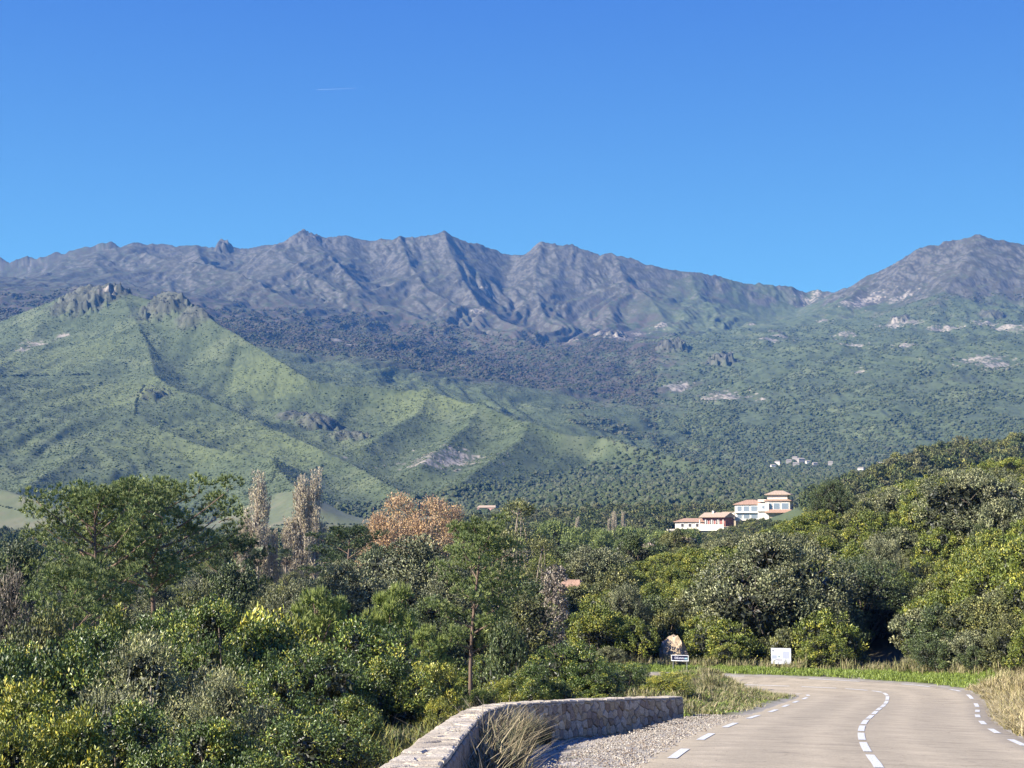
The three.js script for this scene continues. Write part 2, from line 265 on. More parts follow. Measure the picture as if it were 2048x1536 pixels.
const isGreenHill = (x, d) => d < 2850 && d > 900 && x / d < 0.03 + 0.00 ? 1 : 0;
const mixc = (a, b, t) => [lerp(a[0], b[0], t), lerp(a[1], b[1], t), lerp(a[2], b[2], t)];
const C = { scrub: [0.070, 0.092, 0.036], scrubPale: [0.105, 0.126, 0.055], scrubDark: [0.050, 0.069, 0.026], fern: [0.110, 0.132, 0.046], heath: [0.042, 0.040, 0.024], heathPale: [0.066, 0.060, 0.038], rock: [0.104, 0.097, 0.078], rockDark: [0.040, 0.038, 0.031], pale: [0.29, 0.25, 0.20], oak: [0.032, 0.046, 0.018], brownwood: [0.072, 0.058, 0.044], meadow: [0.100, 0.116, 0.055], meadowTan: [0.140, 0.135, 0.075], dirt: [0.14, 0.115, 0.085] };
function coverFar(x, d, h, slope) {
  const a = fbm(x / 180, d / 180, 4), b = fbm(x / 45 + 9, d / 45, 3), c = n2(x / 9, d / 9) * 0.6 + n2(x / 4.5, d / 4.5) * 0.4, az = x / d;
  let col;
  const green = smooth(2950, 2600, d + 260 * az * 2 + 120 * a);                  // the near spurs are green scrub
  const rightSide = smooth(0.07, 0.13, az + 0.05 * a);                            // the right mountain is greener
  const hRel = h / 950;
  const high = smooth(0.54, 0.74, hRel + 0.22 * a + 0.08 * b + lerp(0.03, -0.17, smooth(0.02, 0.12, az)) + 0.24 * smooth(0.19, 0.26, az) * smooth(480, 680, h));
  // lower wood, brown and dark mottled
  let wood = mixc(C.brownwood, C.oak, smooth(-0.15, 0.2, b + 0.4 * c - 0.25 * rightSide * 0 + 0.2 * a));
  let scr = mixc(C.scrubDark, C.scrub, smooth(-0.35, 0.15, b + 0.5 * c)); scr = mixc(scr, C.scrubPale, smooth(0.1, 0.6, a + 0.3 * b));
  const mid = mixc(wood, scr, clamp(rightSide * smooth(0.17, 0.30, hRel + 0.10 * a)));
  let up = mixc(C.heath, C.heathPale, smooth(-0.2, 0.5, a + 0.5 * b)); up = mixc(up, C.scrubDark, smooth(0.0, 0.35, b + 0.3 * c) * 0.7);
  col = mixc(mid, up, high);
  col = mixc(col, scr, green);
  const rocky = smooth(0.60, 0.95, slope + 0.35 * b + 0.12 * c) * (1 - green * 0.75);
  col = mixc(col, mixc(C.rockDark, C.rock, smooth(-0.5, 0.4, c + b)), rocky * clamp(0.35 + high));
  let cr = 0; for (const k of crags) { const D = Math.hypot(x - k.x, d - k.d); if (D < k.r * 1.5) cr = Math.max(cr, 1 - smooth(k.r * 0.8, k.r * 1.5, D * (1 + 0.4 * b))); } if (cr) col = mixc(col, mixc(C.rockDark, C.rock, smooth(-0.4, 0.5, c + b)), cr * 0.7);
  const fr = inSpots(ferns, x, d); if (fr) col = mixc(col, C.fern, fr * 0.8 * smooth(-0.8, 0.2, c));
  const me = inSpots(meadow, x, d); if (me) col = mixc(col, mixc(C.meadow, C.meadowTan, smooth(-0.1, 0.5, a + b)), me);
  const pr = inSpots(paleRocks, x, d, 0.6); if (pr) col = mixc(col, mixc(C.rock, C.pale, smooth(-0.4, 0.5, c + b)), pr * smooth(-0.5, 0.1, c + 0.5 * b));
  const j = 1 + 0.16 * c; return [col[0] * j, col[1] * j, col[2] * j];
}
function coverNear(x, d) {
  const a = fbm(x / 6, d / 6, 4), b = n2(x * 3, d * 3), rn = roadNear(x, -d), wn = wallNear(x, -d);
  let col = mixc([0.062, 0.070, 0.028], [0.115, 0.098, 0.058], smooth(-0.3, 0.4, a + 0.3 * b));
  const gravel = (d < 42 && wn.off > -0.3 && rn.off < 0 && d > -20) ? 1 : 0;
  const shoulder = 1 - smooth(0.5, 0.9, rn.dist - rn.r.half + 0.3 * a);
  const gr = Math.max(gravel * (1 - smooth(38.5, 40.5, d + 0.8 * a)), shoulder);
  if (gr > 0) { let g = mixc([0.30, 0.27, 0.23], [0.44, 0.41, 0.37], smooth(-0.5, 0.5, b + a)); g = mixc(g, [0.13, 0.14, 0.05], smooth(0.28, 0.5, fbm(x / 1.6 + 4, d / 1.6, 3))); col = mixc(col, g, gr); }
  const j = 1 + 0.12 * b; return col.map(v => v * j);
}
function terrainMesh(name, j0, j1, kind, label) {
  const n = (j1 - j0 + 1) * NA, P = new Float32Array(n * 3), K = new Float32Array(n * 3), I = new Uint32Array((j1 - j0) * (NA - 1) * 6); let k = 0, q = 0;
  for (let j = j0; j <= j1; j++) for (let i = 0; i < NA; i++) {
    const r = rads[j], a = azs[i], x = r * Math.sin(a), d = r * Math.cos(a), h = HG[j * NA + i];
    P[k] = x; P[k + 1] = h; P[k + 2] = -d;
    const jp = Math.min(NR - 1, j + 1), jm = Math.max(0, j - 1), ip = Math.min(NA - 1, i + 1), im = Math.max(0, i - 1);
    const sr = (HG[jp * NA + i] - HG[jm * NA + i]) / (rads[jp] - rads[jm]), sa = (HG[j * NA + ip] - HG[j * NA + im]) / (r * (azs[ip] - azs[im]));
    const c = r < 420 ? coverNear(x, d) : coverFar(x, d, h, Math.hypot(sr, sa));
    if (r >= 300 && r < 420) { const e = coverFar(x, d, h, 0), t = smooth(300, 420, r); for (let m = 0; m < 3; m++) c[m] = lerp(c[m], e[m], t); }
    K[k] = c[0]; K[k + 1] = c[1]; K[k + 2] = c[2]; k += 3;
  }
  for (let j = 0; j < j1 - j0; j++) for (let i = 0; i < NA - 1; i++) { const a = j * NA + i, b = a + 1, c = a + NA, e = c + 1; I[q++] = a; I[q++] = b; I[q++] = c; I[q++] = b; I[q++] = e; I[q++] = c; }
  const g = new THREE.BufferGeometry(); g.setAttribute('position', new THREE.BufferAttribute(P, 3)); g.setAttribute('color', new THREE.BufferAttribute(K, 3)); g.setIndex(new THREE.BufferAttribute(I, 1)); g.computeVertexNormals();
  const m = part(name, g, std({ vertexColors: true, roughness: 0.95 })); tag(m, label, null, null, 'structure'); return m;
}
const jSplit = bis(rads, 430);
terrainMesh('ground', 0, jSplit, 'structure', 'ground falling from the road into the wooded valley');
terrainMesh('mountain_range', jSplit, NR - 1, 'structure', 'rocky mountain range with green spurs behind the valley');
console.log('terrain meshes');

// ---------------------------------------------------------------- road surface and markings
{
  const cross = [-1, -0.8, -0.6, -0.4, -0.2, 0, 0.2, 0.4, 0.6, 0.8, 1], P = [], UV = [], I = [], nc = cross.length + 2;
  for (const r of road) {
    const edge = 0.10 * n2(r.s / 0.9, 3) + 0.05 * n2(r.s / 0.25, 9);
    for (let c = -1; c <= cross.length; c++) {
      const t = cross[clamp(c, 0, cross.length - 1)], skirt = c < 0 || c === cross.length, o = t * (r.half + (Math.abs(t) === 1 ? edge : 0)) + (skirt ? Math.sign(t) * 0.12 : 0);
      P.push(r.x + r.rx * o, roadY(r, o) - 0.02 * t * t - (skirt ? 0.14 : 0), r.z + r.rz * o); UV.push((t + 1) / 2, r.s / 24);
    }
  }
  for (let i = 0; i < ROADN; i++) for (let c = 0; c < nc - 1; c++) { const a = i * nc + c, b = a + 1, e = a + nc, f = e + 1; I.push(a, b, e, b, f, e); }
  const g = new THREE.BufferGeometry(); g.setAttribute('position', new THREE.Float32BufferAttribute(P, 3)); g.setAttribute('uv', new THREE.Float32BufferAttribute(UV, 2)); g.setIndex(I); g.computeVertexNormals();
  const R = rngOf(5), grain = new Float32Array(512 * 2048); for (let k = 0; k < grain.length; k++) grain[k] = R();
  const tex = dataTex(512, 2048, (i, j) => {
    const u = i / 512, v = j / 2048, X = u * 6.6, Y = v * 24, ty = v * 2 * Math.PI, cy = Math.cos(ty) * 3.8, sy = Math.sin(ty) * 3.8;
    const big = 0.6 * n3(X / 1.6, cy * 0.9, sy * 0.9) + 0.4 * n3(X * 1.1, cy * 2.4, sy * 2.4), fine = grain[j * 512 + i] - 0.5, mid = n3(X * 5, cy * 9, sy * 9);
    let w = 0; for (const c of [0.13, 0.37, 0.63, 0.87]) w += Math.exp(-(((u - c) / 0.055) ** 2));
    let b = 0.595 + 0.03 * big + 0.055 * w * (0.7 + 0.5 * n3(X / 2, cy, sy)) + 0.12 * fine + 0.025 * mid;
    const crack = Math.abs(n3(X * 0.55 + 20, cy * 0.55, sy * 0.55) + 0.25 * n3(X * 2.2, cy * 2.2, sy * 2.2)); if (crack < 0.012) b -= 0.12; if (Math.abs(v - 0.31) < 0.0022 && u < 0.48) b -= 0.14;
    const oil = Math.max(0, n3(X * 0.7 + 5, cy * 1.3, sy * 1.3) - 0.35); b -= 0.10 * oil;
    return [b * 1.06, b * 0.98, b * 0.835];
  }, true);
  const bump = dataTex(256, 256, (i, j) => { const b = R(); return [b, b, b]; }); bump.repeat.set(3, 12);
  const m = part('road', g, std({ map: tex, bumpMap: bump, bumpScale: 0.006, roughness: 0.88 })); tag(m, 'pale worn asphalt road bending left', null, null, 'structure');
  const paintT = dataTex(64, 256, (i, j) => { const b = 0.84 - 0.12 * Math.max(0, n2(i / 9, j / 30)) - 0.5 * Math.max(0, n2(i / 5 + 50, j / 9) - 0.45); return [b, b, b * 0.98]; }, true);
  const paint = std({ map: paintT, roughness: 0.7 });
  function dash(s0, s1, off, w, name) {
    const P = [], UV = [], I = []; let k = 0; const n = 7;
    for (let i = 0; i <= n; i++) {
      const s = lerp(s0, s1, i / n), f = clamp(s / roadLen) * ROADN, a = road[Math.floor(f)], b = road[Math.min(ROADN, Math.floor(f) + 1)], t = f - Math.floor(f), L = (q) => lerp(a[q], b[q], t), half = L('half'), o0 = off === 0 ? 0 : Math.sign(off) * (half - 0.32);
      for (const sd of [-1, 1]) { const o = o0 + sd * w / 2, tt = o / half; P.push(L('x') + L('rx') * o, lerp(roadY(a, o), roadY(b, o), t) - 0.02 * tt * tt + 0.008, L('z') + L('rz') * o); UV.push(sd * 0.5 + 0.5, (s - s0) / 3 + s0); }
      if (i) { const q = i * 2; I.push(q - 2, q - 1, q, q - 1, q + 1, q); }
    }
    const g = new THREE.BufferGeometry(); g.setAttribute('position', new THREE.Float32BufferAttribute(P, 3)); g.setAttribute('uv', new THREE.Float32BufferAttribute(UV, 2)); g.setIndex(I); g.computeVertexNormals();
    part(name, g, paint, m);
  }
  const sAt = (d) => { let b = 0; for (const r of road) if (-r.z < d && r.s < 110) b = r.s; return b; };
  const c0 = sAt(20.6);
  for (let k = -3; k < 22; k++) { const s = c0 + 0.3 + k * 4.0; if (s > 1) dash(s, s + 3.1, 0, 0.14, 'centre_line_dash'); }
  for (let k = -3; k < 22; k++) { const s = c0 + 1.2 + k * 5.6; if (s > 1 && s < roadLen - 5) { dash(s, s + 2.6, -1, 0.15, 'edge_line_dash'); if (k < 12) dash(s + 1.5, s + 4.1, 1, 0.15, 'edge_line_dash'); } }
}

// ---------------------------------------------------------------- stone wall
function voronoi(w, h, sx, sy, R, stretch = 1) {
  const seeds = []; let row = 0;
  for (let y = sy * 0.5; y < h + sy * 0.3; y += sy, row++) for (let x = (row % 2 ? 0.25 : 0.75) * sx; x < w; x += sx * (0.75 + 0.55 * R())) seeds.push([x + (R() - 0.5) * sx * 0.5, y + (R() - 0.5) * sy * 0.55]);
  const cells = [];
  for (const s of seeds) {
    let poly = [[Math.max(0, s[0] - 3 * sx), Math.max(0, s[1] - 3 * sy)], [Math.min(w, s[0] + 3 * sx), Math.max(0, s[1] - 3 * sy)], [Math.min(w, s[0] + 3 * sx), Math.min(h, s[1] + 3 * sy)], [Math.max(0, s[0] - 3 * sx), Math.min(h, s[1] + 3 * sy)]];
    for (const t of seeds) {
      if (t === s || Math.abs(t[0] - s[0]) > 4 * sx) continue;
      const mx = (s[0] + t[0]) / 2, my = (s[1] + t[1]) / 2, nx = t[0] - s[0], ny = t[1] - s[1], out = [];
      for (let i = 0; i < poly.length; i++) {
        const a = poly[i], b = poly[(i + 1) % poly.length], da = (a[0] - mx) * nx + (a[1] - my) * ny, db = (b[0] - mx) * nx + (b[1] - my) * ny;
        if (da <= 0) out.push(a); if ((da < 0 && db > 0) || (da > 0 && db < 0)) { const q = da / (da - db); out.push([lerp(a[0], b[0], q), lerp(a[1], b[1], q)]); }
      }
      poly = out; if (poly.length < 3) break;
    }
    if (poly.length < 3) continue;
    let cx = 0, cy = 0; for (const p of poly) { cx += p[0]; cy += p[1]; } cx /= poly.length; cy /= poly.length;
    let area = 0; for (let i = 0; i < poly.length; i++) { const a = poly[i], b = poly[(i + 1) % poly.length]; area += a[0] * b[1] - a[1] * b[0]; }
    if (Math.abs(area) < sx * sy * 0.12) continue;
    cells.push({ poly, cx, cy });
  }
  return cells;
}
const stoneTex = dataTex(256, 256, (i, j) => { const b = 0.88 + 0.10 * n2(i / 40, j / 40) + 0.10 * n2(i / 12, j / 12) + 0.08 * n2(i / 3, j / 3); return [b, b * 0.985, b * 0.96]; }, true);
const stoneBump = dataTex(256, 256, (i, j) => { const b = 0.5 + 0.25 * n2(i / 30, j / 30) + 0.2 * n2(i / 9, j / 9) + 0.1 * n2(i / 3, j / 3); return [b, b, b]; });
{
  const R = rngOf(77), W = thing('stone_wall', 'low curved rubble stone wall with pale flat top beside the gravel', 'wall', null, 0, 0, 0);
  const tones = [[0.50, 0.42, 0.31], [0.40, 0.33, 0.27], [0.62, 0.54, 0.42], [0.35, 0.27, 0.19], [0.56, 0.46, 0.31], [0.50, 0.45, 0.38], [0.66, 0.59, 0.48]].map(c => std({ color: rgb(...c), map: stoneTex, bumpMap: stoneBump, bumpScale: 0.012, roughness: 0.93 }));
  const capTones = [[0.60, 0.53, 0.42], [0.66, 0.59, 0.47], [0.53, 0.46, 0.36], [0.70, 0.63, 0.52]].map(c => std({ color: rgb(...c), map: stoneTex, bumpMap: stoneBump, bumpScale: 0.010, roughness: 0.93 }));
  const mortar = std({ color: rgb(0.30, 0.255, 0.20), map: stoneTex, bumpMap: stoneBump, bumpScale: 0.02, roughness: 0.97 });
  const at = (s) => { const f = clamp(s / wallLen) * WALLN, a = wall[Math.floor(f)], b = wall[Math.min(WALLN, Math.floor(f) + 1)], t = f - Math.floor(f), L = (q) => lerp(a[q], b[q], t); return { x: L('x'), z: L('z'), rx: L('rx'), rz: L('rz'), tx: L('tx'), tz: L('tz') }; };
  const half = 0.21, top = (s) => { const w = at(s); return wallTop(-w.z) + 0.012 * n2(s * 2, 1); }, bot = (s) => { const w = at(s); return gy(w.x + w.rx * 0.35, w.z + w.rz * 0.35) - 0.12; };
  // core, tapered end
  { const P = [], UV = [], I = [], n = 180; for (let i = 0; i <= n; i++) { const s = i / n * wallLen, w = at(s), t = top(s) - 0.03, b = Math.min(bot(s), gy(w.x - w.rx * 0.4, w.z - w.rz * 0.4) - 0.5); const q = [[half + 0.05, b], [half - 0.012, t], [-half + 0.012, t], [-half - 0.10, b - 0.3]]; for (const [o, y] of q) { P.push(w.x + w.rx * o, y, w.z + w.rz * o); UV.push(s / 0.6, (y + o) / 0.6); } }
    for (let i = 0; i < n; i++) for (let k = 0; k < 3; k++) { const a = i * 4 + k, b = a + 1, c = a + 4, e = c + 1; I.push(a, c, b, b, c, e); } const L = n * 4; I.push(0, 1, 2, 0, 2, 3, L, L + 2, L + 1, L, L + 3, L + 2);
    const g = new THREE.BufferGeometry(); g.setAttribute('position', new THREE.Float32BufferAttribute(P, 3)); g.setAttribute('uv', new THREE.Float32BufferAttribute(UV, 2)); g.setIndex(I); const g2 = g.toNonIndexed(); g2.computeVertexNormals(); part('mortar_core', g2, mortar, W); }
  function stone(poly, cx, cy, place, bulge, shrink) {         // place(u, v, out) -> Vector3
    const P = [], UV = [], I = [], n = poly.length, rings = [[1 - shrink, -0.02], [0.985 - shrink, bulge * 0.55], [0.80 - shrink, bulge]];
    for (const [k, o] of rings) for (const p of poly) { const u = cx + (p[0] - cx) * k, v = cy + (p[1] - cy) * k, q = place(u, v, o); P.push(q.x, q.y, q.z); UV.push(u / 0.5, v / 0.5); }
    const q = place(cx, cy, bulge * (0.9 + 0.4 * R())); P.push(q.x, q.y, q.z); UV.push(cx / 0.5, cy / 0.5);
    for (let r = 0; r < 2; r++) for (let i = 0; i < n; i++) { const a = r * n + i, b = r * n + (i + 1) % n, c = a + n, e = b + n; I.push(a, b, c, b, e, c); }
    for (let i = 0; i < n; i++) I.push(2 * n + i, 2 * n + (i + 1) % n, 3 * n);
    const g = new THREE.BufferGeometry(); g.setAttribute('position', new THREE.Float32BufferAttribute(P, 3)); g.setAttribute('uv', new THREE.Float32BufferAttribute(UV, 2)); g.setIndex(I); const g2 = g.toNonIndexed(); g2.computeVertexNormals(); return g2;
  }
  const sCorner = wall.find(w => -w.z > 30).s, facePlace = (s0, hh) => (u, v, o) => { const s = s0 + u, w = at(s), t = top(s), y = t - 0.045 - (hh - v), k = half + 0.04 * (hh - v) / hh + o; return new THREE.Vector3(w.x + w.rx * k, y, w.z + w.rz * k); };
  const loose = [];
  { const hh = 1.0, s0 = sCorner - 0.5, cells = voronoi(wallLen - s0, hh, 0.27, 0.19, R); for (const c of cells) part('wall_stone', stone(c.poly, c.cx, c.cy, facePlace(s0, hh), 0.018 + 0.03 * R(), 0.06), tones[Math.floor(R() * tones.length)], W); }
  { const hh = 0.95, s1 = sCorner - 0.5, s0 = 5, cells = voronoi(s1 - s0, hh, 0.36, 0.24, R); for (const c of cells) loose.push(stone(c.poly, c.cx, c.cy, facePlace(s0, hh), 0.02 + 0.03 * R(), 0.06)); }
  const lm = part('rubble_facing', mergeGeometries(loose), tones[1], W); lm.userData.kind = 'stuff';
  { // flat top: slabs bedded in pale mortar
    const s0 = 5, cells = voronoi(wallLen - s0, half * 2 + 0.04, 0.42, 0.21, R);
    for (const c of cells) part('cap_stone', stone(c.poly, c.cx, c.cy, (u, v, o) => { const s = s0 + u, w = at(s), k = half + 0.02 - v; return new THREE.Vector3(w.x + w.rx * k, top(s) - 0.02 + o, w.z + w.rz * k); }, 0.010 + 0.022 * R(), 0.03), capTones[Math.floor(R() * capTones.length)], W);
  }
  { // end face
    const w = at(wallLen), cells = voronoi(0.42, 0.9, 0.24, 0.2, R); for (const c of cells) part('wall_stone', stone(c.poly, c.cx, c.cy, (u, v, o) => { const k = half - u, y = top(wallLen) - 0.05 - (0.9 - v), e = o + 0.22 * (0.9 - v); return new THREE.Vector3(w.x + w.rx * k + w.tx * e, y, w.z + w.rz * k + w.tz * e); }, 0.03, 0.06), tones[Math.floor(R() * tones.length)], W);
  }
}

// ---------------------------------------------------------------- plants
const pick = (R, L) => L[Math.floor(R() * L.length)];
const V3 = (x, y, z) => new THREE.Vector3(x, y, z);
const PAL = {
  mastic: { base: [[0.030, 0.052, 0.012], [0.045, 0.078, 0.016], [0.062, 0.100, 0.020]], tip: [[0.120, 0.150, 0.024], [0.165, 0.170, 0.026], [0.085, 0.130, 0.024]], pTip: 0.30 },
  yellow: { base: [[0.070, 0.095, 0.016], [0.105, 0.130, 0.020]], tip: [[0.165, 0.180, 0.026], [0.20, 0.19, 0.028], [0.13, 0.165, 0.026]], pTip: 0.5 },
  silver: { base: [[0.092, 0.112, 0.052], [0.070, 0.086, 0.038], [0.115, 0.132, 0.064]], tip: [[0.165, 0.180, 0.085], [0.145, 0.16, 0.065]], pTip: 0.4 },
  greyOak: { base: [[0.066, 0.080, 0.038], [0.048, 0.060, 0.026], [0.082, 0.097, 0.048]], tip: [[0.130, 0.145, 0.074], [0.108, 0.124, 0.058]], pTip: 0.35 },
  olive: { base: [[0.055, 0.068, 0.022], [0.075, 0.088, 0.028], [0.040, 0.052, 0.017]], tip: [[0.115, 0.122, 0.036], [0.095, 0.11, 0.03]], pTip: 0.3 },
  dark: { base: [[0.026, 0.042, 0.014], [0.036, 0.056, 0.018]], tip: [[0.060, 0.080, 0.025], [0.05, 0.075, 0.022]], pTip: 0.3 },
  maquis: { base: [[0.066, 0.094, 0.013], [0.084, 0.114, 0.015], [0.048, 0.070, 0.011]], tip: [[0.118, 0.132, 0.018], [0.100, 0.122, 0.017], [0.132, 0.136, 0.019]], pTip: 0.36 },
  grey: { base: [[0.120, 0.112, 0.090], [0.085, 0.080, 0.060]], tip: [[0.165, 0.155, 0.12]], pTip: 0.3 },
  pine: { base: [[0.090, 0.118, 0.036], [0.112, 0.145, 0.042], [0.070, 0.094, 0.030]], tip: [[0.165, 0.19, 0.058], [0.185, 0.21, 0.066]], pTip: 0.3 },
  brightPine: { base: [[0.135, 0.165, 0.042], [0.110, 0.140, 0.034]], tip: [[0.22, 0.245, 0.066], [0.19, 0.22, 0.056]], pTip: 0.4 },
  orange: { base: [[0.25, 0.185, 0.10], [0.21, 0.16, 0.10], [0.28, 0.21, 0.11]], tip: [[0.24, 0.175, 0.07], [0.19, 0.145, 0.09]], pTip: 0.4 },
  tan: { base: [[0.25, 0.215, 0.16], [0.21, 0.18, 0.135], [0.29, 0.25, 0.185]], tip: [[0.31, 0.26, 0.13], [0.20, 0.17, 0.13]], pTip: 0.25 },
};
const leafMat = (rough, through = 0) => through ? new THREE.MeshPhysicalMaterial({ vertexColors: true, roughness: rough, metalness: 0, transmission: through, thickness: 0, side: THREE.DoubleSide }) : std({ vertexColors: true, roughness: rough, side: THREE.DoubleSide });
const M = { glossy: leafMat(0.42), leaf: leafMat(0.5), needle: leafMat(0.55), bark: std({ vertexColors: true, roughness: 0.92 }), dry: leafMat(0.75) };
const LEAFK = 1.55, TIPK = 1.5;  // TIPK brightens the tip leaf colours, painting highlights into the foliage
function foliage(B, R, lobes, leaf, clump, pal, opt = {}) {
  for (const L of lobes) for (let i = 0; i < L.n; i++) {
    let o = randDir(R); if (o[1] < -0.35) o[1] *= -0.6; const lo = Math.hypot(...o); o = o.map(v => v / lo);
    const q = (opt.inner ?? 0.62) + (1.06 - (opt.inner ?? 0.62)) * Math.sqrt(R());
    const cx = L.c[0] + o[0] * L.r[0] * q, cy = L.c[1] + o[1] * L.r[1] * q, cz = L.c[2] + o[2] * L.r[2] * q;
    let buried = false; for (const K of lobes) if (K !== L) { const e = ((cx - K.c[0]) / K.r[0]) ** 2 + ((cy - K.c[1]) / K.r[1]) ** 2 + ((cz - K.c[2]) / K.r[2]) ** 2; if (e < 0.42) { buried = true; break; } } if (buried) continue;
    if (cy < (opt.floor ?? -0.1)) continue;
    const tint = 0.80 + 0.4 * R(), warm = 1 + 0.12 * (R() - 0.5), tipClump = R() < pal.pTip;
    for (let k = 0; k < clump.n; k++) {
      const g = randDir(R), rr = clump.r * (0.35 + 0.65 * Math.cbrt(R())), x = cx + g[0] * rr, y = cy + g[1] * rr * (opt.flat ?? 0.85), z = cz + g[2] * rr;
      const e = randDir(R); let ax = o[0] * 0.55 + e[0] * 0.75, ay = o[1] * 0.55 + e[1] * 0.75 + (opt.up ?? 0.30), az = o[2] * 0.55 + e[2] * 0.75; let l = Math.hypot(ax, ay, az) || 1; ax /= l; ay /= l; az /= l;
      const w = randDir(R); let nx = o[0] * 0.35 + g[0] * 0.6 + w[0] * 0.6, ny = o[1] * 0.35 + g[1] * 0.6 + w[1] * 0.6 + 0.25, nz = o[2] * 0.35 + g[2] * 0.6 + w[2] * 0.6; l = Math.hypot(nx, ny, nz) || 1; nx /= l; ny /= l; nz /= l;
      const tp = tipClump && R() < 0.75, c = tp ? pick(R, pal.tip) : pick(R, pal.base), j = tint * (tp ? TIPK : 1) * (0.8 + 0.4 * R()), s = 0.55 + 0.8 * R();
      B.leaf(x, y, z, ax, ay, az, nx, ny, nz, leaf[0] * s, leaf[1] * s, c[0] * j * warm * LEAFK * 1.12, c[1] * j * LEAFK, c[2] * j * LEAFK);
    }
  }
}
function bushLobes(R, rad, H, k, n) {
  const L = [{ c: [0, H * 0.42, 0], r: [rad * 0.72, H * 0.46, rad * 0.72], n }];
  for (let i = 0; i < k; i++) { const a = (i + R() * 0.8) / k * 2 * Math.PI, q = rad * (0.42 + 0.25 * R()), y = H * (0.22 + 0.5 * R()), r = rad * (0.32 + 0.2 * R()); L.push({ c: [Math.cos(a) * q, y, Math.sin(a) * q], r: [r, Math.min(r * (0.8 + 0.4 * R()), H - y), r], n: Math.round(n * 0.42) }); }
  for (let i = 0; i < Math.ceil(k / 3); i++) { const a = R() * 6.28, q = rad * 0.3 * R(), r = rad * (0.24 + 0.16 * R()); L.push({ c: [Math.cos(a) * q, H - r * 0.9, Math.sin(a) * q], r: [r, r * 0.95, r], n: Math.round(n * 0.3) }); }
  return L;
}
function innerBlockers(S, R, lobes, col) { for (const L of lobes) for (let i = 0; i < 130; i++) { const o = randDir(R), q = 0.64 * Math.cbrt(R()), e = randDir(R), w = randDir(R), m = Math.min(L.r[0], L.r[1]); S.leaf(L.c[0] + o[0] * L.r[0] * q, L.c[1] + o[1] * L.r[1] * q, L.c[2] + o[2] * L.r[2] * q, e[0], e[1], e[2], w[0], w[1], w[2], m * 0.26, m * 0.15, col[0], col[1], col[2]); } }  // oversized dark leaf faces added inside crowns to block light and deepen shade
function curvePts(a, b, R, bend = 0.15, n = 5) { const L = a.distanceTo(b), o = randDir(R), p = []; for (let i = 0; i <= n; i++) { const t = i / n, w = Math.sin(Math.PI * t) * bend * L; p.push(V3(lerp(a.x, b.x, t) + o[0] * w, lerp(a.y, b.y, t) + o[1] * w * 0.5, lerp(a.z, b.z, t) + o[2] * w)); } return p; }
function proto(parts, w, h) { const g = new THREE.Group(); for (const [name, geo, mat] of parts) { const m = lit(new THREE.Mesh(geo, mat)); m.name = name; g.add(m); } g.userData.w = w; g.userData.h = h; return g; }
function makeBush(seed, pal, { rad = 1.5, H = 2.4, k = 7, n = 60, leaf = [0.065, 0.032], clump = { r: 0.24, n: 60 }, mat = M.glossy, stems = 7, twig = [0.17, 0.13, 0.10], opt } = {}) {
  const R = rngOf(seed), B = new GB(65536), S = new GB(2048), lobes = bushLobes(R, rad, H, k, n); foliage(B, R, lobes, leaf, clump, pal, opt);
  for (let i = 0; i < stems; i++) { const L = pick(R, lobes); const a = V3((R() - 0.5) * rad * 0.3, -0.3, (R() - 0.5) * rad * 0.3), b = V3(L.c[0] + (R() - 0.5) * L.r[0], L.c[1] + L.r[1] * 0.4 * R(), L.c[2] + (R() - 0.5) * L.r[2]); S.tube(curvePts(a, b, R, 0.15), 0.035 * rad, 0.008 * rad, 5, twig); }
  innerBlockers(B, R, lobes, [0.030, 0.034, 0.015]);
  return proto([['foliage', B.geo(), mat], ['stem', S.geo(true), M.bark]], rad * 2, H);
}
function makeTree(seed, pal, { rad = 3, H = 6.5, trunk = 0.30, lean = 0.3, k = 8, n = 60, leaf = [0.17, 0.10], clump = { r: 0.42, n: 34 }, mat = M.leaf, bark = [0.15, 0.12, 0.095], base = 0.28, opt, rTop = 1 } = {}) {
  const R = rngOf(seed), B = new GB(65536), S = new GB(4096), lobes = bushLobes(R, rad, H * (1 - base), k, n); for (const L of lobes) L.c[1] += H * base;
  foliage(B, R, lobes, leaf, clump, pal, { floor: H * base * 0.6, ...opt });
  const fork = V3((R() - 0.5) * lean, H * base * 1.1, (R() - 0.5) * lean); S.tube(curvePts(V3(0, -0.6, 0), fork, R, 0.08, 6), trunk * H / 6.5, trunk * 0.7 * H / 6.5, 7, bark, 0.2, R);
  for (const L of lobes) { const b = V3(L.c[0] * 0.9, L.c[1], L.c[2] * 0.9); S.tube(curvePts(fork, b, R, 0.12, 5), trunk * 0.42 * H / 6.5, 0.03, 5, bark, 0.15, R); for (let i = 0; i < 4; i++) { const o = randDir(R); S.tube(curvePts(b, V3(b.x + o[0] * L.r[0] * 0.8, b.y + Math.abs(o[1]) * L.r[1] * 0.8, b.z + o[2] * L.r[2] * 0.8), R, 0.1, 3), 0.035, 0.012, 4, bark); } }
  if (opt?.inner === undefined) innerBlockers(B, R, lobes, [0.030, 0.034, 0.015]);
  return proto([['crown', B.geo(), mat], ['trunk', S.geo(true), M.bark]], rad * 2, H);
}
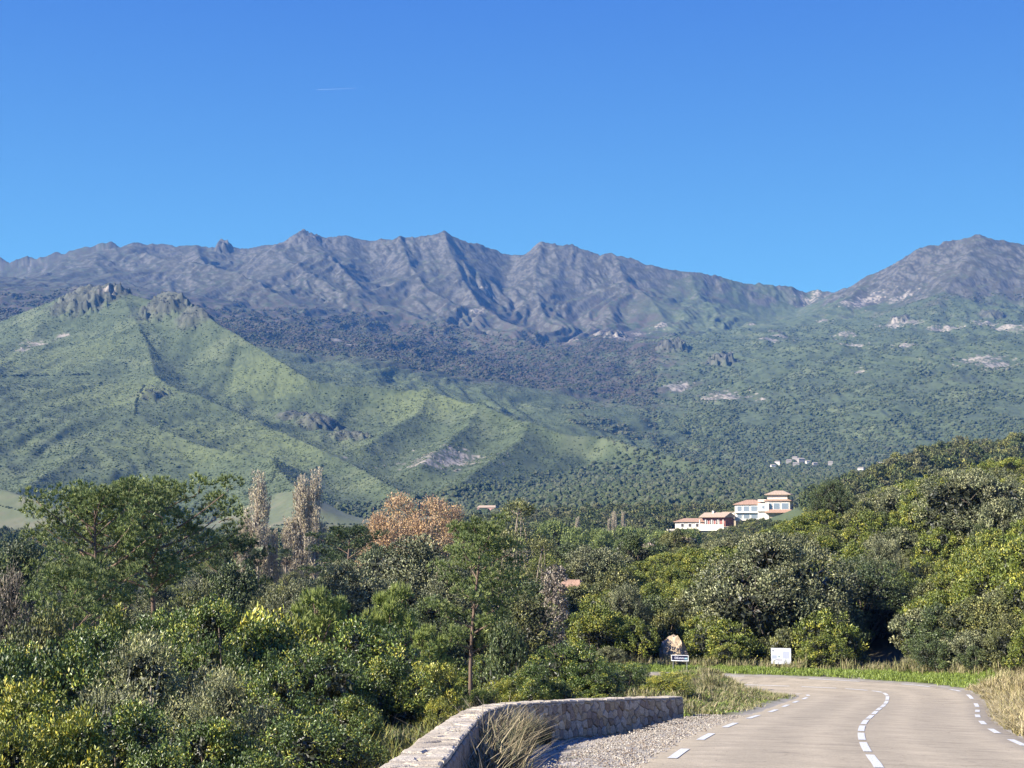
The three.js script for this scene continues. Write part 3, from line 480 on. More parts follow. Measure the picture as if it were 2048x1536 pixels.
// pines: limbs carrying flat pads of needle tufts
function tuft(B, R, x, y, z, dx, dy, dz, len, n, pal, tint) {
  const tip = R() < pal.pTip;
  for (let k = 0; k < n; k++) {
    const e = randDir(R); let ax = dx * 0.75 + e[0], ay = dy * 0.75 + e[1] * 0.8 + 0.25, az = dz * 0.75 + e[2]; const l = Math.hypot(ax, ay, az) || 1; ax /= l; ay /= l; az /= l;
    const f = randDir(R), wx = (ay * f[2] - az * f[1]), wy = (az * f[0] - ax * f[2]), wz = (ax * f[1] - ay * f[0]), wl = Math.hypot(wx, wy, wz) || 1, w = len * 0.075, q = len * (0.7 + 0.5 * R()), c = tip && R() < 0.8 ? pick(R, pal.tip) : pick(R, pal.base), j = 1.7 * tint * (0.85 + 0.3 * R());
    const a = B.v(x + wx / wl * w, y + wy / wl * w, z + wz / wl * w, c[0] * j, c[1] * j, c[2] * j), b = B.v(x - wx / wl * w, y - wy / wl * w, z - wz / wl * w, c[0] * j, c[1] * j, c[2] * j), t = B.v(x + ax * q, y + ay * q, z + az * q, c[0] * j, c[1] * j, c[2] * j); B.t(a, b, t);
  }
}
function makePine(seed, pal, { rad = 4, H = 11, limbs = 22, from = 0.38, trunk = 0.26, lean = [0.3, 0], pads = 3, padR = 0.85, tufts = 34, needles = 22, nl = 0.24, shape = 'broad', bark = [0.17, 0.115, 0.085], oneSide = 0 } = {}) {
  const R = rngOf(seed), B = new GB(131072), S = new GB(8192), top = V3(lean[0], H * 0.97, lean[1]), tr = []; for (let i = 0; i <= 10; i++) { const t = i / 10; tr.push(V3(top.x * t * t + 0.15 * Math.sin(t * 5 + seed), -0.8 + (top.y + 0.8) * t, top.z * t * t + 0.12 * Math.cos(t * 4 + seed))); }
  S.tube(tr, trunk, 0.05, 8, bark, 0.2, R); const at = (t) => { const f = clamp(t) * 10, i = Math.min(9, Math.floor(f)); return tr[i].clone().lerp(tr[i + 1], f - i); };
  for (let i = 0; i < limbs; i++) {
    const t = from + (1 - from) * ((i + R() * 0.7) / limbs), u = (t - from) / (1 - from), az = i * 2.4 + R() * 0.9 + oneSide, prof = shape === 'cone' ? Math.sqrt(1 - u) * 0.9 + 0.16 : shape === 'umbrella' ? (u < 0.4 ? 0.3 : 1) : Math.sin(Math.PI * (0.22 + 0.70 * u)) * (0.8 + 0.3 * R()), len = rad * prof, a = at(t), rise = (shape === 'cone' ? 0.25 : 0.25 + 0.35 * u) * len;
    const b = V3(a.x + Math.cos(az) * len, Math.min(a.y + rise, H * 0.99), a.z + Math.sin(az) * len), lp = curvePts(a, b, R, 0.1, 6); S.tube(lp, Math.max(0.035, trunk * 0.36 * (1 - u * 0.6)), 0.02, 5, bark, 0.2, R);
    for (let p = 0; p < pads; p++) {
      const w = pads === 1 ? 1 : 0.45 + 0.6 * p / (pads - 1), side = (R() - 0.5) * len * 0.55, c = a.clone().lerp(b, w), pr = padR * (0.7 + 0.6 * R()), cx = c.x - Math.sin(az) * side, cy = c.y + 0.12 + 0.25 * R(), cz = c.z + Math.cos(az) * side, tint = 0.82 + 0.36 * R();
      S.tube(curvePts(c, V3(cx, cy, cz), R, 0.1, 3), 0.03, 0.012, 4, bark);
      for (let k = 0; k < tufts; k++) { const g = randDir(R), q = Math.cbrt(R()) * pr, yy = Math.abs(g[1]) * (R() < 0.8 ? 1 : -0.6); tuft(B, R, cx + g[0] * q, cy + yy * q * 0.55, cz + g[2] * q, g[0], 0.4 + yy, g[2], nl, needles, pal, tint); }
    }
  }
  return proto([['crown', B.geo(), M.needle], ['trunk', S.geo(true), M.bark]], rad * 2, H);
}
function makePoplar(seed, pal, { H = 22, w = 3.6, stems = 30, leaves = 60 } = {}) {
  const R = rngOf(seed), B = new GB(32768), S = new GB(8192), bark = [0.26, 0.215, 0.165]; S.tube([V3(0, -1, 0), V3(0.1, H * 0.3, 0), V3(-0.1, H * 0.65, 0), V3(0, H * 0.98, 0)], 0.32, 0.04, 6, bark);
  for (let i = 0; i < stems; i++) {
    const y0 = H * (0.06 + 0.78 * i / stems), a = R() * 6.28, L = H * (0.18 + 0.12 * R()), o = w / 2 * (0.5 + 0.5 * R()) * Math.sin(Math.PI * (0.16 + 0.72 * (y0 + L * 0.6) / H)), p = [V3(0, y0, 0), V3(Math.cos(a) * o * 0.8, y0 + L * 0.3, Math.sin(a) * o * 0.8), V3(Math.cos(a) * o, y0 + L, Math.sin(a) * o)];
    S.tube(p, 0.08, 0.025, 4, bark);
    for (let k = 0; k < leaves; k++) { const t = 0.15 + 0.9 * R(), q = t < 0.3 ? p[0].clone().lerp(p[1], t / 0.3) : p[1].clone().lerp(p[2], (t - 0.3) / 0.7), g = randDir(R), c = R() < pal.pTip ? pick(R, pal.tip) : pick(R, pal.base), j = 1.5 + 0.6 * R(); B.leaf(q.x + g[0] * 0.35, q.y + g[1] * 0.4, q.z + g[2] * 0.35, g[0] * 0.3, 0.92, g[2] * 0.3, g[2], 0.1, -g[0], 0.30 + 0.3 * R(), 0.08 + 0.05 * R(), c[0] * j, c[1] * j, c[2] * j); }
  }
  return proto([['crown', B.geo(), M.dry], ['trunk', S.geo(true), M.bark]], w, H);
}
function makePalm(seed) {
  const R = rngOf(seed), F = new GB(8192), D = new GB(4096), S = new GB(1024), H = 9; S.tube([V3(0, -1, 0), V3(0.1, 4, 0), V3(0, H - 0.6, 0)], 0.26, 0.2, 8, [0.24, 0.19, 0.14], 0.15, R);
  function fan(B, a, el, len, col, n) {
    const dir = V3(Math.cos(a) * Math.cos(el), Math.sin(el), Math.sin(a) * Math.cos(el)), c = V3(0, H - 0.5, 0), hub = c.clone().addScaledVector(dir, len * 0.5), side = V3(-Math.sin(a), 0, Math.cos(a)), up = dir.clone().cross(side).normalize();
    B.tube([c, hub], 0.03, 0.02, 3, col);
    for (let k = 0; k < n; k++) { const th = (k / (n - 1) - 0.5) * 2.6, d = dir.clone().multiplyScalar(Math.cos(th)).addScaledVector(side, Math.sin(th)).addScaledVector(V3(0, -1, 0), 0.25 * Math.abs(Math.sin(th)) + 0.12).normalize(), j = 0.8 + 0.4 * R(); B.leaf(hub.x, hub.y, hub.z, d.x, d.y, d.z, up.x, up.y, up.z, len * 0.62, 0.12, col[0] * j, col[1] * j, col[2] * j); }
  }
  for (let i = 0; i < 34; i++) fan(F, R() * 6.28, -0.5 + 1.7 * R(), 1.7 + 0.4 * R(), pick(R, [[0.095, 0.125, 0.055], [0.15, 0.17, 0.09], [0.065, 0.09, 0.035]]), 11);
  for (let i = 0; i < 26; i++) fan(D, R() * 6.28, -1.4 + 0.5 * R(), 1.4 + 0.5 * R(), [0.16, 0.115, 0.07], 6);
  return proto([['fronds', F.geo(), M.leaf], ['dead_fronds', D.geo(), M.dry], ['trunk', S.geo(true), M.bark]], 4.4, H + 1.6);
}
function grassTuft(seed, n, h, spread, cols, lean = 0.5, wid = 0.012) {
  const R = rngOf(seed), B = new GB(n * 6);
  for (let i = 0; i < n; i++) {
    const a = R() * 6.28, q = Math.sqrt(R()) * spread, x = Math.cos(a) * q, z = Math.sin(a) * q, L = h * (0.55 + 0.6 * R()), la = R() * 6.28, le = lean * (0.3 + R()), c = pick(R, cols), j = 0.8 + 0.4 * R(), wx = Math.cos(la + 1.57) * wid, wz = Math.sin(la + 1.57) * wid;
    const m = [x + Math.cos(la) * le * L * 0.3, L * 0.6, z + Math.sin(la) * le * L * 0.3], t = [x + Math.cos(la) * le * L, L * (1 - 0.25 * le), z + Math.sin(la) * le * L], C3 = c.map(v => v * j);
    const p = B.v(x - wx, -0.03, z - wz, ...C3), r = B.v(x + wx, -0.03, z + wz, ...C3), s = B.v(m[0] - wx * 0.8, m[1], m[2] - wz * 0.8, ...C3), u = B.v(m[0] + wx * 0.8, m[1], m[2] + wz * 0.8, ...C3), v = B.v(t[0], t[1], t[2], ...C3); B.t(p, r, u); B.t(p, u, s); B.t(s, u, v);
  }
  return B.geo();
}
function put(p, px, pyTop, wpx, d, name, label, category, group, turn = 0, sink = 0.1) {
  const u = U(px, pyTop, d), y = gy(u.x, u.z) - sink, h = Math.max(0.4, u.y - y), w = wpx * d / F, o = p.clone(); o.name = numbered(name); tag(o, label, category, group);
  o.position.set(u.x, y, u.z); o.rotation.y = turn; o.scale.set(w / p.userData.w, h / p.userData.h, w / p.userData.w); scene.add(o); return o;
}
function putAt(p, x, z, s, sy, name, label, category, group, turn) { const o = p.clone(); o.name = numbered(name); tag(o, label, category, group); o.position.set(x, gy(x, z) - 0.1, z); o.rotation.y = turn; o.scale.set(s, sy, s); scene.add(o); return o; }

// words that tell look-alikes apart: the nearest thing one can find
const LM = (L) => L.map(([px, d, text]) => ({ x: xAt(px, 1060, d), z: -d, text }));
const nearest = (L, x, z) => { let b = L[0], q = 1e9; for (const l of L) { const e = (l.x - x) ** 2 + (l.z - z) ** 2; if (e < q) { q = e; b = l; } } return b.text; };
const hillMarks = LM([[1562, 89, 'beside the white sign'], [1360, 88, 'beside the blue sign'], [1347, 96, 'above the pale rock face'], [1545, 100, 'around the large oak over the white sign'], [1950, 125, 'below the rounded grey oak'], [1665, 150, 'near the dark crest oak'], [1720, 106, 'by the dark shaded hollow'], [1255, 100, 'around the narrow grey oak'], [2000, 62, 'above the straw grass by the road'], [1900, 80, 'behind the bright green verge'], [1300, 128, 'on the low shoulder facing the umbrella pines'], [1450, 138, 'on the crest below the villas'], [1850, 170, 'on the crest right of the dark oak'], [2040, 180, 'at the top of the hill'], [1150, 116, 'beside the ivy covered trunk'], [1800, 140, 'on the open slope between the two grey oaks']]);
const valleyMarks = LM([[200, 84, 'behind the straight pine'], [330, 90, 'behind the leaning pine'], [830, 114, 'near the large holm oak'], [690, 165, 'near the tiered dark conifer'], [515, 290, 'at the foot of the single poplar'], [620, 290, 'at the foot of the twin poplars'], [800, 265, 'under the tallest autumn tree'], [890, 265, 'under the rusty autumn trees'], [1040, 118, 'near the tall thin crowned tree'], [1150, 400, 'in front of the umbrella pines'], [1193, 300, 'near the lone palm'], [40, 110, 'behind the dark round oak'], [100, 300, 'below the tan meadow'], [300, 350, 'far behind the pines'], [950, 180, 'behind the slender pine'], [1000, 330, 'before the pink farmhouse']]);
const shrubMarks = LM([[300, 19.5, 'around the large silvery shrub'], [455, 18, 'around the twiggy silvery shrub'], [900, 22, 'along the outer side of the wall'], [1010, 36, 'behind the curve of the wall'], [1150, 44, 'behind the far leg of the wall'], [1300, 49, 'beyond the wall end'], [785, 45, 'below the right young pine'], [625, 45, 'below the left young pine'], [330, 36, 'below the pine trunks'], [60, 15, 'in the yellow leaved thicket'], [700, 22, 'in the dark thicket beside the wall']]);
const tall = (s) => s < 0.75 ? 'low' : s < 1.02 ? 'rounded' : 'tall';
// ---- foreground shrubs below the wall
const nearLeaf = { leaf: [0.062, 0.030], n: 60, clump: { r: 0.185, n: 92 }, stems: 13 };
const bushDark = [201, 202, 203].map(s => makeBush(s, PAL.mastic, { ...nearLeaf, rad: 1.6, H: 2.6 }));
const bushTall = [205, 206].map(s => makeBush(s, PAL.mastic, { ...nearLeaf, rad: 2.0, H: 4.4, k: 11, n: 74 }));
const bushYellow = [211, 212].map(s => makeBush(s, PAL.yellow, { ...nearLeaf, rad: 1.4, H: 2.2 }));
const bushSilver = [221].map(s => makeBush(s, PAL.silver, { ...nearLeaf, leaf: [0.06, 0.017], clump: { r: 0.22, n: 90 }, rad: 1.5, H: 2.4, mat: M.leaf, stems: 16, twig: [0.30, 0.26, 0.21] }));
const fg = [ // px, top py, width px, distance, kind, variant, turn
  [55, 1385, 330, 15.5, 'y', 0, 0.4], [-60, 1330, 320, 19, 'd', 0, 1.2], [140, 1305, 300, 24, 'd', 1, 2.1], [290, 1285, 270, 20.5, 's', 0, 0.3], [455, 1352, 170, 18, 's', 0, 2.6], [420, 1208, 270, 28, 'd', 2, 0.7], [540, 1255, 240, 29, 'd', 0, 3.3],
  [710, 1248, 330, 34, 'd', 1, 4.0], [630, 1300, 250, 27, 'd', 2, 5.1], [560, 1340, 280, 20, 'd', 1, 1.0], [850, 1335, 150, 32, 'y', 1, 0.2], [770, 1322, 220, 30, 'd', 0, 2.2], [250, 1420, 340, 14.5, 'd', 2, 3.0], [430, 1450, 300, 14, 'd', 0, 4.4], [600, 1440, 300, 16, 'd', 2, 0.1],
  [150, 1440, 300, 12.5, 'y', 1, 2.8], [10, 1470, 300, 12, 'y', 0, 5.0], [700, 1470, 200, 17, 'd', 1, 2.4], [880, 1402, 80, 29, 'y', 0, 1.1], [700, 1400, 180, 22, 'd', 0, 3.6], [330, 1500, 300, 12, 'd', 1, 0.9], [520, 1520, 300, 12, 'd', 1, 1.9],
  [20, 1300, 220, 33, 'd', 1, 0.8], [200, 1262, 210, 34, 'd', 0, 4.2], [340, 1235, 180, 38, 'd', 2, 3.6], [470, 1240, 160, 40, 'y', 1, 0.6],
  [1060, 1335, 140, 41, 'd', 0, 1.0], [1150, 1290, 190, 45, 'd', 1, 2.0], [1010, 1365, 90, 37, 'y', 1, 3.0], [1250, 1330, 150, 50, 'd', 2, 4.0], [1330, 1355, 110, 49, 'y', 0, 0.5], [960, 1380, 80, 33, 'd', 2, 1.5], [1195, 1350, 140, 44, 'd', 0, 5.5], [1110, 1365, 120, 41.5, 'd', 2, 2.5], [1270, 1328, 110, 72, 'd', 0, 0.3], [1335, 1347, 90, 68, 'y', 1, 0.3], [1385, 1352, 80, 67, 'y', 0, 1.3], [1195, 1322, 120, 73, 'd', 1, 1.3], [1120, 1318, 120, 74, 'd', 2, 2.3], [1040, 1316, 120, 74.5, 'd', 0, 3.3], [960, 1314, 120, 75, 'd', 1, 4.3], [870, 1312, 130, 75.5, 'd', 2, 5.3],
];
const fgText = { d: ['glossy_shrub', 'dark glossy evergreen shrub growing below the low stone wall', 'dark glossy shrubs below the wall', bushDark], y: ['yellow_green_shrub', 'yellow green leafy shrub growing below the low stone wall', 'yellow green shrubs below the wall', bushYellow], s: ['silvery_shrub', 'pale silvery shrub with bare twigs among the dark shrubs', 'silvery shrubs below the wall', bushSilver] };
for (const [px, py, w0, d, k, v, turn] of fg) { const t = fgText[k], u0 = U(px, py, d), hh = u0.y - gy(u0.x, u0.z), p = k === 'd' && hh > 3.2 ? bushTall[v % 2] : t[3][v % t[3].length], w = Math.max(w0, hh * 0.78 * F / d * p.userData.w / p.userData.h); let qx = px; if (d < 42) for (let g = 0; g < 60; g++) { const xx = xAt(qx, py, d), wn = wallNear(xx, -d); if (wn.off < -(w * d / F * 0.40 + 0.22) || wn.dist > w * d / F * 0.5 + 0.6) break; qx -= 6; } put(p, qx, py, w, d, t[0], k === 's' ? (px < 400 ? 'large ' : 'smaller twiggy ') + t[1] : (hh > 3.2 ? 'tall ' : 'low ') + t[1].replace('growing below the low stone wall', nearest(shrubMarks, u0.x, u0.z)), 'shrub', t[2], turn, 0.25); }
console.log('foreground');

// ---- pines
const pineA = makePine(301, PAL.pine, { rad: 4.2, H: 12, limbs: 22, from: 0.60, lean: [-0.2, 0.2], pads: 3, padR: 0.9, tufts: 44 });
const pineB = makePine(302, PAL.pine, { rad: 4.6, H: 12, limbs: 24, from: 0.64, lean: [1.4, -0.2], pads: 3, padR: 0.9, tufts: 44 });
const pineYoung = makePine(303, PAL.brightPine, { rad: 1.9, H: 5, limbs: 28, from: 0.12, trunk: 0.09, pads: 3, padR: 0.5, tufts: 22, nl: 0.20, shape: 'cone' });
const pineSlim = makePine(304, PAL.pine, { rad: 2.6, H: 9.5, limbs: 20, from: 0.45, trunk: 0.16, pads: 3, padR: 0.75, tufts: 30, nl: 0.24, lean: [0.4, 0] });
const pineFlat = makePine(305, PAL.dark, { rad: 3.6, H: 9, limbs: 18, from: 0.35, trunk: 0.22, pads: 4, padR: 0.8, tufts: 26, nl: 0.3, needles: 18 });
put(pineA, 200, 1000, 270, 83, 'pine_tree', 'tall pine with a straight pale trunk and broad layered crown, beside its leaning neighbour', 'tree', null, 0.6, 0);
put(pineB, 325, 984, 330, 86, 'pine_tree', 'tall spreading pine with a leaning dark trunk and open crown', 'tree', null, 2.2, 0);
put(pineSlim, 140, 1150, 190, 70, 'pine_tree', 'low bushy green pine in front of the two tall pines', 'tree', null, 1.0, 0);
put(pineSlim, 945, 1058, 175, 72, 'pine_tree', 'slender light green pine with a bare lower trunk', 'tree', null, 0.3, 0);
put(pineYoung, 625, 1212, 190, 46, 'young_pine', 'broad bright green young pine before the knobbly holm oak', 'tree', 'bright young pines', 0.4, 0);
put(pineYoung, 785, 1203, 150, 47, 'young_pine', 'tall bright green young pine before the large holm oak', 'tree', 'bright young pines', 2.4, 0);
put(pineYoung, 865, 1272, 110, 44, 'young_pine', 'short bright green young pine beside the slender pine trunk', 'tree', 'bright young pines', 3.9, 0);
put(pineYoung, 545, 1262, 120, 44, 'young_pine', 'small bright green young pine below the broad one', 'tree', 'bright young pines', 5.1, 0);
put(pineFlat, 690, 1064, 160, 165, 'cedar_tree', 'dark conifer with flat spreading tiers before the bare poplars', 'tree', null, 0.5, 0);
put(pineFlat, 470, 1085, 130, 120, 'cedar_tree', 'dark conifer standing beside the tall leaning pine', 'tree', null, 2.0, 0);
console.log('pines');

// ---- broadleaved trees of the valley
const oakGrey = [401, 402].map(s => makeTree(s, PAL.greyOak, { base: 0.12, rad: 3.2, H: 6.5, n: 52, k: 10, leaf: [0.13, 0.075], clump: { r: 0.42, n: 64 } }));
const oakOlive = [411, 412].map(s => makeTree(s, PAL.olive, { base: 0.12, rad: 3, H: 6.5, n: 50, k: 10, leaf: [0.13, 0.075], clump: { r: 0.44, n: 60 } }));
const oakDark = [421, 422].map(s => makeTree(s, PAL.dark, { base: 0.12, rad: 3, H: 6.5, n: 50, k: 10, leaf: [0.13, 0.075], clump: { r: 0.44, n: 60 } }));
const oakYellow = [431].map(s => makeTree(s, PAL.maquis, { base: 0.12, rad: 3, H: 6, n: 50, k: 10, leaf: [0.13, 0.075], clump: { r: 0.44, n: 60 } }));
const gum = makeTree(441, PAL.olive, { rad: 2.6, H: 12, n: 70, k: 10, trunk: 0.16, leaf: [0.24, 0.08], clump: { r: 0.5, n: 20 }, base: 0.18, bark: [0.33, 0.27, 0.21], opt: { inner: 0.5 } });
const greyBare = makeTree(442, PAL.grey, { rad: 2.5, H: 5, n: 46, leaf: [0.2, 0.03], clump: { r: 0.5, n: 26 }, mat: M.dry, bark: [0.28, 0.25, 0.21], base: 0.15 });
const midTrees = [
  [oakGrey[0], 830, 1082, 240, 112, 'holm_oak', 'large grey green holm oak with a rounded crown behind the young pines', 0.1], [oakGrey[1], 680, 1130, 190, 92, 'holm_oak', 'grey green holm oak with a knobbly crown above the young pines', 1.4], [oakGrey[0], 600, 1168, 130, 82, 'holm_oak', 'small grey holm oak left of the knobbly one', 2.9], [oakDark[0], 45, 1092, 190, 100, 'dark_oak', 'dark round oak left of the tall pines', 0.2], [oakDark[1], 480, 1140, 180, 100, 'dark_oak', 'dark oak standing under the leaning pine', 3.2], [gum, 1040, 1008, 130, 118, 'gum_tree', 'tall thin crowned tree with pale stems and sparse olive leaves', 0.9], [gum, 1010, 1075, 100, 100, 'gum_tree', 'lower sparse olive tree in front of the tall thin crowned one', 2.6], [gum, 1085, 1085, 100, 108, 'gum_tree', 'ragged olive tree with a forked pale stem', 4.1], [oakOlive[0], 1050, 1195, 160, 80, 'olive_bush', 'rounded olive green tree behind the stone wall', 0.4], [greyBare, 20, 1150, 130, 88, 'grey_tree', 'grey brown leafless tree at the foot of the dark oak', 0.7], [oakOlive[1], 560, 1180, 120, 96, 'olive_bush', 'olive green tree at the foot of the grey holm oaks', 1.8], [oakDark[0], 760, 1100, 140, 140, 'dark_oak', 'dark oak rising behind the grey holm oak', 4.6], [oakGrey[1], 905, 1130, 150, 95, 'holm_oak', 'grey holm oak directly behind the slender pine', 5.2], [oakDark[1], 860, 1200, 170, 76, 'dark_oak', 'dark oak behind the slender pine trunk', 0.6], [oakDark[0], 1010, 1255, 150, 66, 'dark_oak', 'dark low oak right of the slender pine trunk', 2.6], [oakOlive[0], 400, 1180, 180, 75, 'olive_bush', 'olive green tree below the leaning pine', 3.7], [oakOlive[1], 90, 1230, 200, 60, 'olive_bush', 'olive tree below the low bushy pine', 1.1], [oakYellow[0], 230, 1240, 170, 62, 'olive_bush', 'yellowish green tree below the pale pine trunk', 0.1],
];
for (const [p, px, py, w, d, name, label, turn] of midTrees) put(p, px, py, w, d, name, label, 'tree', null, turn, 0.2);
{ // ivy-covered dead trunk
  const R = rngOf(450), B = new GB(8192), S = new GB(512), H = 5; S.tube([V3(0, -1, 0), V3(0.1, 2, 0), V3(-0.1, H, 0)], 0.25, 0.15, 7, [0.2, 0.17, 0.14]); const lobes = []; for (let i = 0; i < 7; i++) lobes.push({ c: [(R() - 0.5) * 0.4, 0.3 + i * 0.72, (R() - 0.5) * 0.4], r: [0.55 + 0.2 * R(), 0.6, 0.55 + 0.2 * R()], n: 34 }); foliage(B, R, lobes, [0.14, 0.09], { r: 0.22, n: 22 }, PAL.grey); const p = proto([['ivy', B.geo(), M.leaf], ['trunk', S.geo(true), M.bark]], 1.5, H);
  put(p, 1110, 1145, 46, 88, 'ivy_trunk', 'grey ivy covered dead trunk left of the green hillside', 'tree', null, 0);
}
const poplar = [makePoplar(461, PAL.tan, { H: 22, w: 4, leaves: 190, stems: 40 }), makePoplar(462, PAL.tan, { H: 22, w: 3.2, leaves: 190, stems: 38 })];
for (const [px, py, w, v] of [[515, 962, 62, 0], [487, 1043, 34, 1], [603, 965, 48, 1], [630, 958, 54, 0], [583, 1040, 46, 1], [545, 1065, 32, 1]]) put(poplar[v], px, py, w, 290, 'bare_poplar', 'tall bare tan poplar in the valley behind the palms', 'tree', 'bare poplars in the valley', px);
for (const [px, py, w, d] of [[1155, 1038, 13, 560], [1228, 1027, 16, 600], [1246, 1026, 13, 600], [1218, 1040, 10, 600]]) put(poplar[1], px, py, w, d, 'bare_poplar', 'small distant bare poplar behind the umbrella pines', 'tree', 'distant bare poplars', px);
const plane = makeTree(471, PAL.orange, { rad: 5, H: 12, k: 10, n: 60, leaf: [0.24, 0.13], clump: { r: 0.95, n: 34 }, mat: M.dry, bark: [0.3, 0.25, 0.19], base: 0.25, opt: { inner: 0.35 } });
for (const [px, py, w, l] of [[800, 994, 125, 'orange brown autumn tree, the tallest of its row before the hill'], [868, 1002, 140, 'orange brown autumn tree with a broad crown right of the tallest one'], [758, 1030, 85, 'small orange autumn tree at the edge of the row'], [910, 1018, 80, 'narrow rusty autumn tree closing the row']]) put(plane, px, py, w, 265, 'autumn_tree', l, 'tree', null, px);
const palm = makePalm(481);
for (const [px, py, w, d, l] of [[517, 1088, 46, 285, 'tall fan palm with a brown skirt in front of the poplars'], [572, 1090, 44, 280, 'fan palm right of the skirted palm'], [600, 1088, 36, 300, 'dark fan palm beneath the twin poplars'], [1193, 1092, 30, 300, 'lone fan palm with pale fronds beside the green hillside']]) put(palm, px, py, w, d, 'fan_palm', l, 'palm', null, px);
const umb = [491, 492].map(s => makeTree(s, { base: [[0.055, 0.085, 0.020], [0.075, 0.11, 0.026]], tip: [[0.11, 0.14, 0.034]], pTip: 0.3 }, { rad: 4.5, H: 8, k: 9, n: 90, leaf: [0.40, 0.14], clump: { r: 0.55, n: 22 }, base: 0.45, mat: M.needle }));
for (const [px, py, w, d, v] of [[1110, 1047, 62, 430, 0], [1150, 1060, 60, 420, 1], [1195, 1063, 55, 420, 0], [1245, 1058, 66, 440, 1], [1155, 1074, 56, 370, 0], [1200, 1077, 50, 360, 1], [1250, 1081, 52, 350, 0], [1320, 1066, 62, 430, 1], [1375, 1062, 60, 440, 0], [1085, 1062, 40, 400, 1], [1285, 1062, 50, 450, 0]]) put(umb[v], px, py, w, d, 'umbrella_pine', 'dome shaped umbrella pine in the grove near the tiled roofs', 'tree', 'umbrella pines in the grove', px);
console.log('trees');

// ---- hillside scrub right of the road, and valley trees
const mq = { rad: 1.7, H: 2.6, k: 7, n: 32, leaf: [0.095, 0.056], clump: { r: 0.25, n: 74 }, mat: M.leaf, stems: 4 };
const scrubKinds = [
  ['yellow_green_bush', 'yellow green maquis bush on the hillside beyond the bend', [501, 502, 503].map(s => makeBush(s, PAL.maquis, mq))], ['olive_bush_scrub', 'olive green maquis bush on the hillside beyond the bend', [511, 512].map(s => makeBush(s, PAL.olive, mq))], ['dark_bush', 'dark green maquis bush on the hillside beyond the bend', [521].map(s => makeBush(s, PAL.dark, mq))], ['grey_green_bush', 'grey green maquis bush on the hillside beyond the bend', [531].map(s => makeBush(s, PAL.greyOak, mq))],
];
scrubKinds[1][0] = 'olive_green_bush';
const big = (s, pal) => makeTree(s, pal, { base: 0.06, rad: 5, H: 8.5, n: 80, k: 13, leaf: [0.15, 0.085], clump: { r: 0.52, n: 70 } }), bigGrey = [541, 542].map(s => big(s, PAL.greyOak)), bigDark = [551].map(s => big(s, PAL.dark));
const bigOaks = [ // large oaks standing in the scrub
  [bigGrey[0], 1545, 1075, 330, 98, 'large grey green oak overhanging the white sign', 0.5], [bigGrey[1], 1950, 945, 240, 125, 'large rounded grey oak high on the green hillside', 1.5], [bigDark[0], 1665, 962, 95, 150, 'dark spreading oak on the crest of the green hillside', 0.3], [bigDark[0], 1720, 1120, 230, 104, 'dark oak casting deep shade right of the white sign', 2.2], [bigGrey[0], 1770, 1085, 120, 112, 'smaller grey oak above the dark hollow', 3.0], [bigDark[0], 1640, 1200, 200, 96, 'low dark oak in the shade behind the white sign', 4.0], [bigDark[0], 2030, 1030, 160, 118, 'dark oak beside the large rounded grey oak', 0.2], [bigGrey[1], 1255, 1175, 110, 100, 'narrow grey green oak on the lower hillside', 0.7],
];
for (const [p, px, py, w, d, label, turn] of bigOaks) put(p, px, py, w, d, 'hillside_oak', label, 'tree', null, turn, 0.4);
